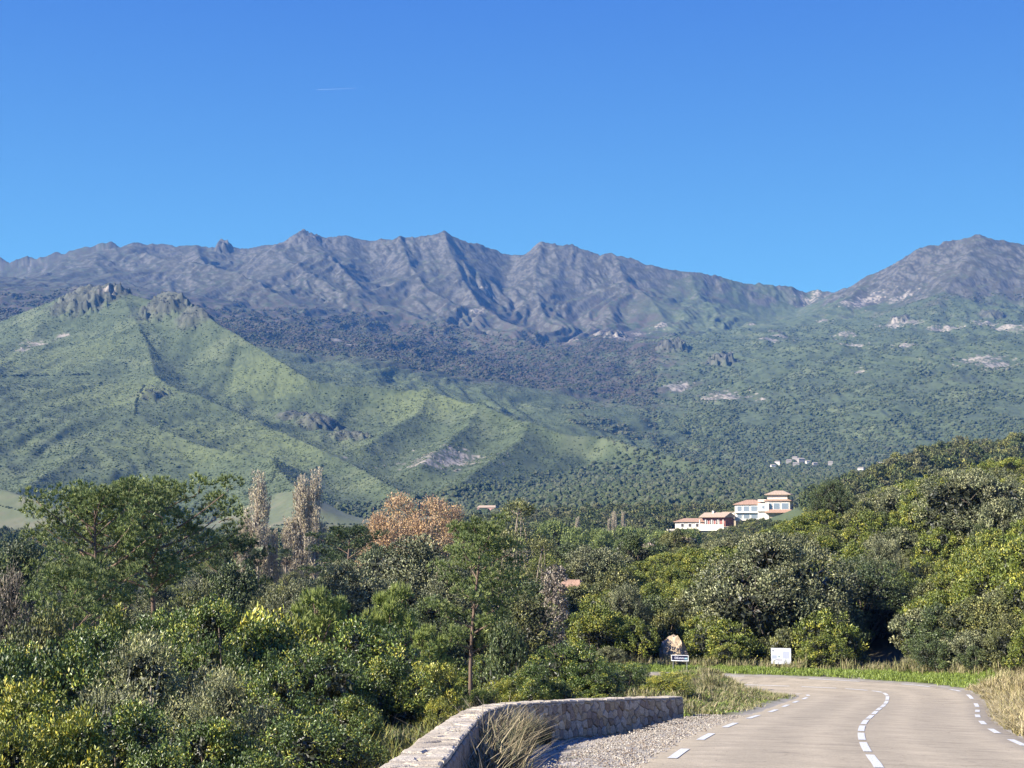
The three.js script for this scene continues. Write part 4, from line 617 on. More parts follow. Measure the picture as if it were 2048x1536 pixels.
{
  const R = rngOf(600), pts = [];
  const okHill = (x, z) => { const rn = roadNear(x, z); return rn.dist - rn.r.half > 4.6; };
  let tries = 0;
  while (pts.length < 620 && tries++ < 60000) {
    const px = 1080 + R() * 1020, d = 44 + Math.pow(R(), 0.8) * 150, x = xAt(px, 1060, d), z = -d; if (!okHill(x, z)) continue;
    const rn = roadNear(x, z); if (rn.off < 0 && d < 84) continue;
    const sgn = Math.abs(px - 1562) < 60 && d < 92 || px > 1275 && px < 1405 && d < 99 || px > 1650 && px < 1835 && d < 107; if (sgn) continue;
    const hx = (px - 1080) / 1020; if (d > 122 + 75 * hx) continue;
    const sp = 1.25 + 0.7 * (d - 44) / 150; let ok = true; for (const q of pts) if ((q.x - x) ** 2 + (q.z - z) ** 2 < sp * sp * 1.7) { ok = false; break; } if (ok) pts.push({ x, z, d, px });
  }
  pts.sort((a, b) => a.d - b.d);
  const per = {}; const rest = scrubKinds.map(k => k[2].map(() => []));
  pts.forEach((p, i) => {
    const nn = n2(p.x / 14, p.z / 14) + 0.5 * (R() - 0.5) + (p.d > 100 ? 0.25 : -0.1), kind = nn > 0.05 ? 0 : nn > -0.35 ? 1 : nn > -0.5 ? 3 : 2, K = scrubKinds[kind], v = Math.floor(R() * K[2].length), edge = smooth(4.6, 9, roadNear(p.x, p.z).dist - 3.3), turn = R() * 6.28; let s = (0.6 + 0.75 * R()) * lerp(0.6, 1.15, edge), sy = s * (0.8 + 0.5 * R());
    const capL = [[1000, 1240], [1130, 1180], [1300, 1112], [1400, 1084], [1500, 1068], [1600, 1034], [1660, 1000], [1850, 950], [2048, 905], [2200, 880]]; let ci = 0; while (ci < capL.length - 2 && capL[ci + 1][0] < p.px) ci++; const cap = lerp(capL[ci][1], capL[ci + 1][1], clamp((p.px - capL[ci][0]) / (capL[ci + 1][0] - capL[ci][0]))), mh = (U(p.px, cap, p.d).y - gy(p.x, p.z)) / 2.6 * (0.82 + 0.2 * R()); sy = Math.max(0.3, Math.min(sy, mh)); if (sy < s * 0.7) s = Math.max(0.45, sy / 0.7);
    putAt(K[2][v], p.x, p.z, s, sy, K[0], tall(sy) + ' ' + K[1].replace('on the hillside beyond the bend', nearest(hillMarks, p.x, p.z)), 'bush', 'maquis bushes on the hillside', turn);
  });
  { const cl = []; tries = 0; while (cl.length < 60 && tries++ < 8000) { const px = 1090 + R() * 260, d = 128 + R() * 150, x = xAt(px, 1060, d), z = -d; if (px > 1080 + (d - 116) * 8) continue; if (cl.some(q => (q.x - x) ** 2 + (q.z - z) ** 2 < 12)) continue; cl.push({ x, z }); }
    for (const p of cl) { const K = scrubKinds[pick(R, [1, 2, 3, 1])], s = 0.9 + 0.8 * R(); putAt(pick(R, K[2]), p.x, p.z, s, s, K[0], (s > 1.3 ? 'broad ' : 'compact ') + K[1].replace('on the hillside beyond the bend', 'in the dip before the umbrella pines'), 'bush', 'maquis bushes on the hillside', R() * 6.28); } }
  console.log('scrub', pts.length);
  // valley trees
  const vt = [], kinds = [['valley_oak', 'grey green oak in the wooded valley floor', oakGrey], ['valley_oak', 'olive green oak in the wooded valley floor', oakOlive], ['valley_oak', 'dark green oak in the wooded valley floor', oakDark], ['valley_tree', 'yellow green tree in the wooded valley floor', oakYellow]];
  tries = 0;
  while (vt.length < 230 && tries++ < 40000) {
    const px = -70 + R() * 1500, d = 92 + Math.pow(R(), 1.1) * 330, x = xAt(px, 1060, d), z = -d; const rn = roadNear(x, z); if (rn.dist < 9) continue;
    if (px > 1080 && d < 128 + (px - 1080) * 0.14) continue; if (d > 270 && d < 300 && px > 480 && px < 640) continue;
    const sp = 4.6 + d * 0.008; let ok = true; for (const q of vt) if ((q.x - x) ** 2 + (q.z - z) ** 2 < sp * sp) { ok = false; break; } if (ok) vt.push({ x, z, d });
  }
  for (const p of vt) { const ppx = CX + p.x / p.d * F, cap = ppx < 450 ? 1108 : ppx < 660 ? 1132 : ppx < 1030 ? 1092 : 1100, mh = U(ppx, cap, p.d).y - gy(p.x, p.z), K = pick(R, kinds), s = 0.75 + 0.4 * R(), sy = Math.min(s * (0.75 + 0.3 * R()), mh / 6.5 * (0.85 + 0.15 * R())); if (mh < 2.6) continue; putAt(pick(R, K[2]), p.x, p.z, s, sy, K[0], (sy < 0.85 ? 'low ' : sy < 1.02 ? 'rounded ' : 'tall ') + K[1].replace('in the wooded valley floor', nearest(valleyMarks, p.x, p.z)), 'tree', 'trees of the valley floor', R() * 6.28); }
  console.log('valley', vt.length);
}
// ---- distant woods and scrub: one mass each
{
  const R = rngOf(700);
  const blob = (seed, det) => { const g = new THREE.IcosahedronGeometry(1, det), p = g.attributes.position, Rb = rngOf(seed); const key = new Map(); for (let i = 0; i < p.count; i++) { const k = [p.getX(i).toFixed(3), p.getY(i).toFixed(3), p.getZ(i).toFixed(3)].join(); if (!key.has(k)) key.set(k, 0.72 + 0.5 * Rb()); const q = key.get(k); p.setXYZ(i, p.getX(i) * q, p.getY(i) * q * 0.85 + 0.35, p.getZ(i) * q); } g.deleteAttribute('normal'); g.deleteAttribute('uv'); g.computeVertexNormals(); return g; };
  const leafy = (seed) => { const B = new GB(4096); const Rb = rngOf(seed); foliage(B, Rb, bushLobes(Rb, 1, 1.5, 6, 34), [0.20, 0.13], { r: 0.16, n: 9 }, { base: [[1, 1, 1], [0.8, 0.82, 0.8]], tip: [[1.35, 1.3, 1.1]], pTip: 0.3 }); const g = B.geo(); return g; };
  const mats = std({ color: 0xffffff, vertexColors: true, roughness: 0.9, side: THREE.DoubleSide }), matb = std({ color: 0xffffff, roughness: 0.95 });
  const oakC = [[0.034, 0.050, 0.018], [0.045, 0.062, 0.022], [0.060, 0.072, 0.028], [0.072, 0.080, 0.040]], brownC = [[0.082, 0.066, 0.050], [0.066, 0.054, 0.042], [0.10, 0.082, 0.062], [0.040, 0.050, 0.024], [0.034, 0.045, 0.022], [0.045, 0.055, 0.026]], scrubC = [[0.070, 0.095, 0.028], [0.085, 0.115, 0.034], [0.062, 0.085, 0.026], [0.105, 0.130, 0.045], [0.095, 0.12, 0.04]];
  const sets = { near: [], mid: [], far: [] };
  const meadowAt = (x, d) => inSpots(meadow, x, d) > 0.2;
  const add = (x, d, s, sy, c) => { const y = gy(x, -d) - 0.15 * s, j = 0.8 + 0.4 * R(); (d < 900 ? sets.near : d < 1900 ? sets.mid : sets.far).push([x, y, -d, s, sy, c[0] * j, c[1] * j, c[2] * j]); };
  for (let k = 0; k < 11000; k++) { // plain and right ridge
    const px = -80 + R() * 2210, d = 425 + 480 * Math.pow(R(), 0.8), x = xAt(px, 1060, d); if (meadowAt(x, d)) continue; const vil = px > 1330 && px < 1610 && d > 470 && d < 690; const dens = 0.5 + 0.5 * n2(x / 70, d / 70); if (R() > 0.35 + 0.65 * dens) continue;
    const s = vil ? 0.6 + 1.3 * R() : 2.0 + 2.2 * R(); if (vil && (gy(x, -d) + 1.6 * s > U(px, px < 1440 ? 1046 : 1037, d).y || d > 596)) continue; add(x, d, s, s * (0.8 + 0.4 * R()), px > 1600 ? pick(R, [...oakC, [0.09, 0.10, 0.03]]) : pick(R, oakC));
  }
  for (let k = 0; k < 2600; k++) { const px = 1330 + R() * 290, d = 470 + R() * 128, x = xAt(px, 1060, d), s = 0.7 + 1.2 * R(); if (gy(x, -d) + 1.6 * s > U(px, px < 1440 ? 1046 : 1037, d).y) continue; add(x, d, s, s * (0.8 + 0.4 * R()), pick(R, [...oakC, [0.085, 0.1, 0.03]])); }
  for (let k = 0; k < 150000; k++) {
    const px = -60 + R() * 2170, d = 880 + 3000 * Math.pow(R(), 0.75), x = xAt(px, 1060, d), h = gy(x, -d), az = x / d; if (meadowAt(x, d) || inSpots(paleRocks, x, d) > 0.3) continue;
    const a = fbm(x / 180, d / 180, 3), hill = h - (-12 + lerp(0.022, 0.064, smooth(-0.16, 0.10, az)) * (d - 470)), green = d < 2850 && az + 0.06 * n2(x / 160, d / 160) + 0.02 * n2(x / 40, d / 40) < 0.085 && hill > 14;
    if (green) { if (R() < 0.6 + 0.8 * a) { const s = 0.7 + 2.2 * R() * R() * R(); const g = coverFar(x, d, h, 0.3), q = 0.72 + 0.45 * R(); add(x, d, s, s * 0.8, [g[0] * q, g[1] * q, g[2] * q]); } }
    else if (d < 2500 && hill < 30) { const s = 1.2 + 3.0 * R() * R(); if (R() < 0.85 + 0.5 * a) add(x, d, s, s * (0.8 + 0.5 * R()), pick(R, oakC)); }
    else if (az < 0.10) { if (h < 540 + 220 * a && R() < 0.85) { const s = 1.3 + 3.6 * R() * R(); add(x, d, s, s * (0.7 + 0.4 * R()), mixc(coverFar(x, d, h, 0.3), pick(R, brownC), 0.5)); } }
    else if (h < 250 + 260 * a) { const s = 1.3 + 3.4 * R() * R(); if (R() < 0.9) add(x, d, s, s * (0.7 + 0.4 * R()), mixc(coverFar(x, d, h, 0.3), pick(R, oakC), 0.65)); }
    else if (R() < 0.30 + 0.5 * a) { const s = 1.2 + 3.0 * R() * R(); add(x, d, s, s * 0.8, mixc(coverFar(x, d, h, 0.3), pick(R, oakC), R())); }
  }
  for (let k = 0; k < 90000; k++) { // fine low scrub all over the green hills
    const px = -60 + R() * 1500, d = 900 + 1850 * Math.pow(R(), 0.85), x = xAt(px, 1060, d), h = gy(x, -d); if (meadowAt(x, d) || n2(x / 60, d / 60) + 0.6 * n2(x / 22, d / 22) < -0.35 + 0.5 * R() * R()) continue;
    const s = 0.45 + 1.0 * R() * R(), g = coverFar(x, d, h, 0.3), q = 0.72 + 0.5 * R(); add(x, d, s, s * (0.6 + 0.4 * R()), [g[0] * q, g[1] * q, g[2] * q]);
  }
  // dark hedges and tree lines across the lower hill
  for (const line of [[[430, 1022], [470, 1000], [545, 962]], [[545, 962], [552, 940], [556, 915]], [[640, 1006], [700, 1008], [765, 1018]], [[270, 830], [272, 805], [290, 768]], [[280, 660], [305, 700], [315, 722]], [[0, 752], [100, 752], [200, 750]], [[840, 1022], [920, 1030], [980, 1035]], [[440, 1048], [520, 1052], [640, 1050], [740, 1050]], [[0, 1013], [60, 1026], [100, 1040]]]) for (let i = 0; i + 1 < line.length; i++) for (let k = 0; k < 26; k++) { const t = R(), u = hit(lerp(line[i][0], line[i + 1][0], t) + (R() - 0.5) * 3, lerp(line[i][1], line[i + 1][1], t) + (R() - 0.5) * 1.5, 600); if (u) { const s = -u.z * 0.0007 * (0.7 + 0.8 * R()); add(u.x, -u.z, s, s, [0.028, 0.042, 0.018]); } }
  const mk = (name, label, L, geos, mat) => { geos.forEach((g, gi) => { const mine = L.filter((_, i) => i % geos.length === gi), im = new THREE.InstancedMesh(g, mat, mine.length), m4 = new THREE.Matrix4(), q = new THREE.Quaternion(), e = new THREE.Euler(), c = new THREE.Color(); mine.forEach((r, i) => { e.set(0, r[0] * 7.3, 0); q.setFromEuler(e); m4.compose(V3(r[0], r[1], r[2]), q, V3(r[3], r[4], r[3])); im.setMatrixAt(i, m4); im.setColorAt(i, c.setRGB(r[5], r[6], r[7])); }); im.name = numbered(name); tag(im, label, null, null, 'stuff'); lit(im); scene.add(im); }); };
  mk('valley_woods', 'dense oak woods across the valley and the near ridge', sets.near, [leafy(711), leafy(712), leafy(713)], mats);
  mk('hill_scrub', 'scrub and trees over the green hills', sets.mid, [blob(721, 1), blob(722, 1)], matb);
  mk('mountain_woods', 'woods and scrub on the lower mountain slopes', sets.far, [blob(731, 1), blob(732, 1)], matb);
  console.log('woods', sets.near.length, sets.mid.length, sets.far.length);
}
// ---------------------------------------------------------------- gravel, verges, grass
const shape3 = (seed) => { const g = new THREE.IcosahedronGeometry(1, 0), p = g.attributes.position, R = rngOf(seed), key = new Map(); for (let i = 0; i < p.count; i++) { const k = [p.getX(i), p.getY(i), p.getZ(i)].map(v => v.toFixed(3)).join(); if (!key.has(k)) key.set(k, 0.7 + 0.6 * R()); const q = key.get(k); p.setXYZ(i, p.getX(i) * q * 1.15, p.getY(i) * q * 0.7, p.getZ(i) * q); } g.deleteAttribute('normal'); g.deleteAttribute('uv'); g.computeVertexNormals(); return g; };
function scatter(name, label, geos, mat, L, tilt = 0) {
  geos.forEach((g, gi) => { const mine = L.filter((_, i) => i % geos.length === gi); if (!mine.length) return; const im = new THREE.InstancedMesh(g, mat, mine.length), m4 = new THREE.Matrix4(), q = new THREE.Quaternion(), c = new THREE.Color(); mine.forEach((r, i) => { q.setFromEuler(new THREE.Euler(tilt * (r.k - 0.5), r.t, tilt * (r.k2 - 0.5))); m4.compose(V3(r.x, r.y, r.z), q, V3(r.s, r.sy ?? r.s, r.s)); im.setMatrixAt(i, m4); if (r.c) im.setColorAt(i, c.setRGB(...r.c)); }); im.name = numbered(name); tag(im, label, null, null, 'stuff'); lit(im); scene.add(im); });
}
const white = std({ color: 0xffffff, roughness: 0.92 });
const laybyPts = [];
{ // lay-by sheet between wall and road
  const P = [], K = [], I = [], nu = 46, rows = []; for (let d = 3.5; d < 41; d += 0.22) rows.push(d);
  const leftEdge = (d) => { for (let i = 0; i < ROADN; i++) { const r = road[i], q = road[i + 1]; if (-(r.z - r.rz * r.half) <= d && -(q.z - q.rz * q.half) > d) return { x: r.x - r.rx * (r.half - 0.12), y: roadY(r, -r.half) - 0.04 }; } return null; };
  const wx = (d) => { let b = wall[0]; for (const w of wall) if (Math.abs(-w.z - d) < Math.abs(-b.z - d)) b = w; return b.x + 0.1; };
  rows.forEach((d) => { const e = leftEdge(d), x0 = wx(Math.min(d, 40.2)); for (let u = 0; u <= nu; u++) { const t = u / nu, x = lerp(x0, e.x, t), y = lerp(roadPlane(d) - 0.20, e.y, smooth(0.1, 1, t)) + 0.018 * n2(x * 2.1, d * 2.1) * (1 - t * t) + 0.012 * n2(x * 6, d * 6) * (1 - t ** 4);
    P.push(x, y, -d); const b = 0.5 + 0.3 * n2(x * 4, d * 4) + 0.3 * n2(x * 13, d * 13), g = smooth(0.25, 0.5, fbm(x / 1.5 + 4, d / 1.5, 3)) + smooth(0.16, 0.02, t) * 0.8; let c = mixc([0.26, 0.225, 0.18], [0.40, 0.36, 0.295], clamp(b)); c = mixc(c, [0.10, 0.105, 0.040], clamp(g) * clamp(0.4 + b)); K.push(...c); laybyPts.push([x, y, -d, g]); } });
  for (let j = 0; j + 1 < rows.length; j++) for (let u = 0; u < nu; u++) { const a = j * (nu + 1) + u, b = a + 1, c = a + nu + 1, e = c + 1; I.push(a, b, c, b, e, c); }
  const g = new THREE.BufferGeometry(); g.setAttribute('position', new THREE.Float32BufferAttribute(P, 3)); g.setAttribute('color', new THREE.Float32BufferAttribute(K, 3)); g.setIndex(I); g.computeVertexNormals();
  tag(part('gravel_layby', g, std({ vertexColors: true, roughness: 0.96 })), 'gravel lay-by between the wall and the road', null, null, 'structure');
  for (const r of road) if (-r.z > 4 && r.s < 56) for (let q = 0; q < 60; q++) { const e = 0.05 + 0.021 * q, o = -(r.half + e), z = r.z + r.rz * o; if (-z > 41) continue; laybyPts.push([r.x + r.rx * o, roadY(r, o) - 0.025, z, fbm(r.x / 1.5 + 4, -z / 1.5, 3) > 0.4 ? 1 : 0]); }
  const R = rngOf(801), L = []; for (let k = 0; k < 32000; k++) { const q = laybyPts[Math.floor(R() * laybyPts.length)]; if (q[3] > 0.6 && R() < 0.8 || fbm(q[0] / 1.1 + 30, q[2] / 1.1, 3) > 0.12 + 0.4 * R()) continue; const s = 0.007 + 0.016 * Math.pow(R(), 2.6), b = 0.55 + 0.5 * R(), c = pick(R, [[0.44, 0.41, 0.37], [0.36, 0.33, 0.30], [0.50, 0.48, 0.45], [0.30, 0.25, 0.21]]); L.push({ x: q[0] + (R() - 0.5) * 0.12, y: q[1] + s * 0.3, z: q[2] + (R() - 0.5) * 0.22, s, t: R() * 6.28, k: R(), k2: R(), c: [c[0] * b * 1.05, c[1] * b, c[2] * b * 0.9] }); }
  scatter('gravel', 'loose pale gravel covering the lay-by', [shape3(811), shape3(812), shape3(813)], white, L, 0.8);
}
{ // soft verges: ribbons along both road edges
  for (const sd of [-1, 1]) {
    const P = [], K = [], I = [], cols = [-0.12, 0.10, 0.35, 0.65, 1.0, 1.35];
    for (const r of road) cols.forEach((e, c) => { const o = sd * (r.half + e), nz = n2(r.s * 1.3, e * 4 + sd * 9), y = roadY(r, o) - 0.035 - (c === 5 ? 0.22 : c === 4 ? 0.05 : 0) + (c > 1 && c < 4 ? (sd < 0 && r.s < 57 ? -0.02 : 0.03 + 0.02 * nz) : 0); P.push(r.x + r.rx * o, y, r.z + r.rz * o); const g = smooth(0.15, 0.8, e + 0.45 * nz) * (sd < 0 ? smooth(52, 57, r.s + 2 * nz) : 1); const col = mixc(mixc([0.26, 0.23, 0.19], [0.36, 0.33, 0.28], 0.5 + 0.5 * nz), [0.10, 0.10, 0.04], g); K.push(...col); });
    for (let i = 0; i < ROADN; i++) for (let c = 0; c < 5; c++) { const a = i * 6 + c, b = a + 1, e = a + 6, f = e + 1; if (sd > 0) I.push(a, b, e, b, f, e); else I.push(a, e, b, b, e, f); }
    const g = new THREE.BufferGeometry(); g.setAttribute('position', new THREE.Float32BufferAttribute(P, 3)); g.setAttribute('color', new THREE.Float32BufferAttribute(K, 3)); g.setIndex(I); g.computeVertexNormals();
    tag(part('verge', g, std({ vertexColors: true, roughness: 0.96 })), 'gravelly road verge', null, null, 'structure');
  }
  const R = rngOf(820), G = { green: [], dry: [], straw: [], slope: [] };
  const along = (s) => road[clamp(Math.round(s / roadLen * ROADN), 0, ROADN)];
  const addG = (L, s, off, sc, syk) => { const r = along(s), x = r.x + r.rx * off, z = r.z + r.rz * off; L.push({ x, y: gy(x, z) + (Math.abs(off) - r.half < 1.1 ? 0.06 : 0), z, s: sc, sy: sc * syk, t: R() * 6.28, k: R(), k2: R() }); };
  for (let k = 0; k < 3600; k++) { const s = 84 + R() * 52, r = along(s), e = 0.55 + Math.pow(R(), 0.8) * 5.2; addG(G.green, s, r.half + e, 0.7 + 0.6 * R(), 0.6 + 0.5 * R()); }
  for (let k = 0; k < 1500; k++) { const s = 84 + R() * 60, r = along(s), e = 4.2 + R() * 4; addG(G.dry, s, r.half + e, 0.8 + 0.9 * R(), 0.9 + 0.7 * R()); }
  for (let k = 0; k < 5200; k++) { const s = 56.5 + R() * 48, r = along(s), e = 0.35 + Math.pow(R(), 0.7) * 7.5; const x = r.x - r.rx * (r.half + e), z = r.z - r.rz * (r.half + e); if (roadNear(x, z).dist < r.half + 0.3 || (wallNear(x, z).dist < 0.5)) continue; addG(R() < 0.5 ? G.dry : G.green, s, -(r.half + e), 0.6 + 0.7 * R(), 0.55 + 0.5 * R() * smooth(0.3, 2.5, e)); }
  for (let k = 0; k < 2600; k++) { const s = 30 + R() * 55, r = along(s), e = 0.30 + Math.pow(R(), 1.2) * 4.2; addG(R() < 0.75 ? G.straw : G.dry, s, r.half + e, 0.8 + 0.6 * R(), 0.35 + 0.75 * smooth(0.2, 1.4, e) * R()); }
  for (let k = 0; k < 1500; k++) { const d = 5 + R() * 34, w = wall[Math.floor(R() * WALLN)], o = -(0.3 + Math.pow(R(), 1.3) * 3.2); const x = w.x + w.rx * o, z = w.z + w.rz * o; G.slope.push({ x, y: gy(x, z), z, s: 0.6 + 0.7 * R(), sy: 0.6 + 0.8 * R(), t: R() * 6.28, k: R(), k2: R() }); }
  const cg = [[0.20, 0.26, 0.036], [0.25, 0.32, 0.05], [0.15, 0.21, 0.034]], cd = [[0.20, 0.19, 0.07], [0.27, 0.23, 0.11], [0.13, 0.15, 0.045], [0.32, 0.27, 0.15]], cs = [[0.42, 0.34, 0.17], [0.36, 0.29, 0.13], [0.48, 0.40, 0.22], [0.26, 0.24, 0.09]], cy = [[0.20, 0.21, 0.045], [0.28, 0.26, 0.06], [0.13, 0.16, 0.035], [0.30, 0.26, 0.14]];
  scatter('verge_grass', 'bright green grass along the far verge', [grassTuft(831, 46, 0.26, 0.28, cg, 0.6), grassTuft(832, 46, 0.22, 0.30, cg, 0.7)], M.leaf, G.green);
  scatter('dry_verge_grass', 'yellowing rough grass along the verges', [grassTuft(833, 40, 0.42, 0.24, cd, 0.6), grassTuft(834, 40, 0.36, 0.26, cd, 0.7)], M.dry, G.dry);
  scatter('straw_grass', 'tall straw coloured grass beside the right road edge', [grassTuft(835, 44, 0.85, 0.20, cs, 0.45), grassTuft(836, 44, 0.7, 0.22, cs, 0.55)], M.dry, G.straw);
  scatter('slope_grass', 'yellow green grass and weeds behind the wall', [grassTuft(837, 34, 0.45, 0.22, cy, 0.6), grassTuft(838, 30, 0.38, 0.2, cy, 0.7)], M.dry, G.slope);
  // clumps against the wall, each its own plant
  const ct = [[0.25, 0.19, 0.10], [0.18, 0.14, 0.075], [0.13, 0.125, 0.05], [0.31, 0.25, 0.145], [0.085, 0.085, 0.034], [0.06, 0.065, 0.025]], clump = [841, 842, 843].map(s => proto([['blades', grassTuft(s, 520, 0.95, 0.36, ct, 0.6, 0.007), M.dry], ['stalks', grassTuft(s + 10, 34, 1.25, 0.28, [[0.44, 0.37, 0.24], [0.36, 0.30, 0.18]], 0.6, 0.006), M.dry]], 1, 1));
  [[15.2, 0.42, 0.8], [17.5, 0.40, 0.95], [19.5, 0.46, 0.85], [21.8, 0.42, 1.0], [24, 0.40, 0.95], [26.3, 0.44, 0.9], [28.6, 0.45, 0.95], [30.6, 0.42, 0.8], [32.4, 0.42, 0.62], [13, 0.4, 0.7]].forEach(([d, o, s], i) => { let w = wall[0]; for (const q of wall) if (Math.abs(-q.z - d) < Math.abs(-w.z - d)) w = q; const x = w.x + w.rx * o, z = w.z + w.rz * o, c = clump[i % 3].clone(); c.name = numbered('dry_grass_clump'); tag(c, 'tangled dry grass clump leaning against the stone wall', 'grass clump', 'dry grass clumps along the wall'); c.position.set(x, roadPlane(d) - 0.2, z); c.rotation.y = i * 1.9; c.scale.set(s * 1.35, s * 1.0, s * 1.35); scene.add(c); });
  // reedy tussocks on the inner verge
  const reed = [851, 852].map(s => proto([['blades', grassTuft(s, 300, 1.2, 0.42, [[0.20, 0.19, 0.07], [0.14, 0.15, 0.05], [0.28, 0.24, 0.12], [0.10, 0.10, 0.035]], 0.5, 0.014), M.dry], ['seed_stalks', grassTuft(s + 5, 24, 1.7, 0.3, [[0.38, 0.32, 0.18]], 0.35, 0.012), M.dry]], 1.6, 1.5));
  for (const [px, py, w, d, l] of [[1420, 1338, 80, 60, 'tall reedy grass tussock on the verge beyond the wall end'], [1395, 1350, 60, 56, 'lower grass tussock next to the wall end'], [1468, 1356, 70, 66, 'broad grass tussock at the inner edge of the bend'], [1435, 1354, 70, 68, 'straggly grass tussock between the two yellow shrubs and the bend'], [1370, 1352, 50, 66, 'pale grass tussock below the blue sign']]) put(reed[px % 2], px, py, w, d, 'grass_tussock', l, 'grass clump', null, px);
}
// ---------------------------------------------------------------- signs and rock by the bend
function post(h, r, mat, parent, x, y, z) { const m = part('post', new THREE.CylinderGeometry(r, r, h, 10), mat, parent); m.position.set(x, y + h / 2, z); return m; }
const metal = std({ color: rgb(0.35, 0.36, 0.37), roughness: 0.45, metalness: 0.8 });
{
  const d = 89, a = U(1562, 1296, d), b = U(1562, 1324, d), w = 39 * d / F, h = a.y - b.y + 0.12, y0 = gy(a.x, a.z), g = thing('white_sign', 'white information board on posts under the large grey oak', 'sign', null, a.x, y0, a.z); g.rotation.y = -0.30;
  const cv = document.createElement('canvas'); cv.width = 256; cv.height = 192; const q = cv.getContext('2d'); q.fillStyle = '#c9ccd2'; q.fillRect(0, 0, 256, 192); q.fillStyle = '#7d828b'; q.fillRect(18, 22, 20, 20); q.fillStyle = '#aeb3c4'; q.fillRect(150, 40, 84, 84); q.fillStyle = '#a4adbd'; q.fillRect(14, 88, 60, 40); q.fillStyle = '#8b9ca1'; q.fillRect(92, 92, 24, 20); q.fillStyle = '#b3b2ba'; q.fillRect(80, 128, 60, 30);
  const t = new THREE.CanvasTexture(cv); t.colorSpace = THREE.SRGBColorSpace; const yb = a.y - y0 - h / 2;
  const m = part('board', new THREE.BoxGeometry(w, h, 0.03), [0, 1, 2, 3].map(() => std({ color: rgb(0.75, 0.75, 0.76), roughness: 0.5 })).concat([std({ map: t, roughness: 0.45 }), std({ color: rgb(0.4, 0.4, 0.42) })]), g); m.position.set(0, yb, 0.05);
  for (const s of [-1, 1]) post(a.y - y0 + 0.05, 0.035, metal, g, s * w * 0.42, -0.05, 0);
}
{
  const d = 87.5, a = U(1360, 1310, d), b = U(1360, 1322, d), w = 34 * d / F, h = a.y - b.y, y0 = gy(a.x, a.z), g = thing('blue_sign', 'small dark blue direction sign with white border below the pale rock', 'sign', null, a.x, y0, a.z); g.rotation.y = -0.25;
  const cv = document.createElement('canvas'); cv.width = 256; cv.height = 96; const q = cv.getContext('2d'); q.fillStyle = '#eef1f2'; q.fillRect(0, 0, 256, 96); q.fillStyle = '#0c1238'; q.fillRect(8, 8, 240, 76); q.fillStyle = '#e8e8f6'; let x = 52; for (const [bw, bh] of [[16, 34], [13, 30], [15, 34], [8, 20], [12, 22], [10, 26], [13, 20], [12, 24], [10, 18]]) { q.fillRect(x, 62 - bh, bw * 0.35, bh); q.fillRect(x, 62 - bh, bw, 6); q.fillRect(x, 56, bw, 6); x += bw + 4; } q.fillStyle = '#9cc0cf'; q.fillRect(196, 40, 44, 26);
  const t = new THREE.CanvasTexture(cv); t.colorSpace = THREE.SRGBColorSpace;
  const m = part('panel', new THREE.BoxGeometry(w, h, 0.03), [0, 1, 2, 3].map(() => std({ color: rgb(0.7, 0.7, 0.7), roughness: 0.5 })).concat([std({ map: t, roughness: 0.45 }), std({ color: rgb(0.4, 0.4, 0.42) })]), g); m.position.set(0, a.y - y0 - h / 2, 0.05);
  for (const s of [-1, 1]) post(a.y - y0, 0.03, metal, g, s * w * 0.4, -0.02, 0);
}
function boulder(seed, w, h, dpt, mat, name, label, cat, group, x, y, z, turn) { const g0 = new THREE.IcosahedronGeometry(1, 4), p = g0.attributes.position; for (let i = 0; i < p.count; i++) { const X = p.getX(i), Y = p.getY(i), Z = p.getZ(i), q = 0.90 + 0.16 * Math.abs(n3(X * 1.6 + seed, Y * 1.6, Z * 1.6)) + 0.10 * n3(X * 3 + seed, Y * 3, Z * 3) + 0.05 * n3(X * 11, Y * 11 + seed, Z * 11); p.setXYZ(i, X * q * w / 2, Y * q * h / 2 + h * 0.4, Z * q * dpt / 2); } const g = g0; g.computeVertexNormals(); const m = part(name, g, mat); m.position.set(x, y, z); m.rotation.y = turn; tag(m, label, cat, group); return m; }
const rockMat = std({ color: rgb(0.55, 0.44, 0.32), map: stoneTex, bumpMap: stoneBump, bumpScale: 0.06, roughness: 0.95 });
{ const d = 94, a = U(1347, 1262, d), y = gy(a.x, a.z); boulder(3.1, 1.5, a.y - y + 0.5, 2.6, rockMat, 'rock_outcrop', 'pale ochre rock face in the scrub above the blue sign', 'rock', null, a.x, y - 0.4, a.z, 0.5); }
{ const d = 46, r = road.find(q => -q.z > d), x = r.x + r.rx * (r.half + 0.5), z = r.z + r.rz * (r.half + 0.5); boulder(7.7, 0.34, 0.30, 0.3, rockMat, 'verge_stone', 'small pale stone at the right road edge', 'rock', null, x, gy(x, z), z, 0.5); }

// ---------------------------------------------------------------- houses
const HM = { white: std({ color: rgb(0.70, 0.63, 0.54), roughness: 0.85 }), cream: std({ color: rgb(0.55, 0.47, 0.36), map: stoneTex, roughness: 0.9 }), rose: std({ color: rgb(0.30, 0.115, 0.10), roughness: 0.85 }), pink: std({ color: rgb(0.52, 0.30, 0.27), roughness: 0.85 }), tile: std({ color: rgb(0.46, 0.295, 0.215), map: stoneTex, roughness: 0.9 }), tilePale: std({ color: rgb(0.53, 0.41, 0.31), map: stoneTex, roughness: 0.9 }), glass: std({ color: rgb(0.30, 0.33, 0.36), roughness: 0.1, metalness: 0.35 }), stone: std({ color: rgb(0.34, 0.31, 0.28), roughness: 0.9 }), slate: std({ color: rgb(0.30, 0.26, 0.22), roughness: 0.9 }), dark: std({ color: rgb(0.05, 0.04, 0.04), roughness: 0.8 }), frame: std({ color: rgb(0.78, 0.77, 0.75), roughness: 0.6 }) };
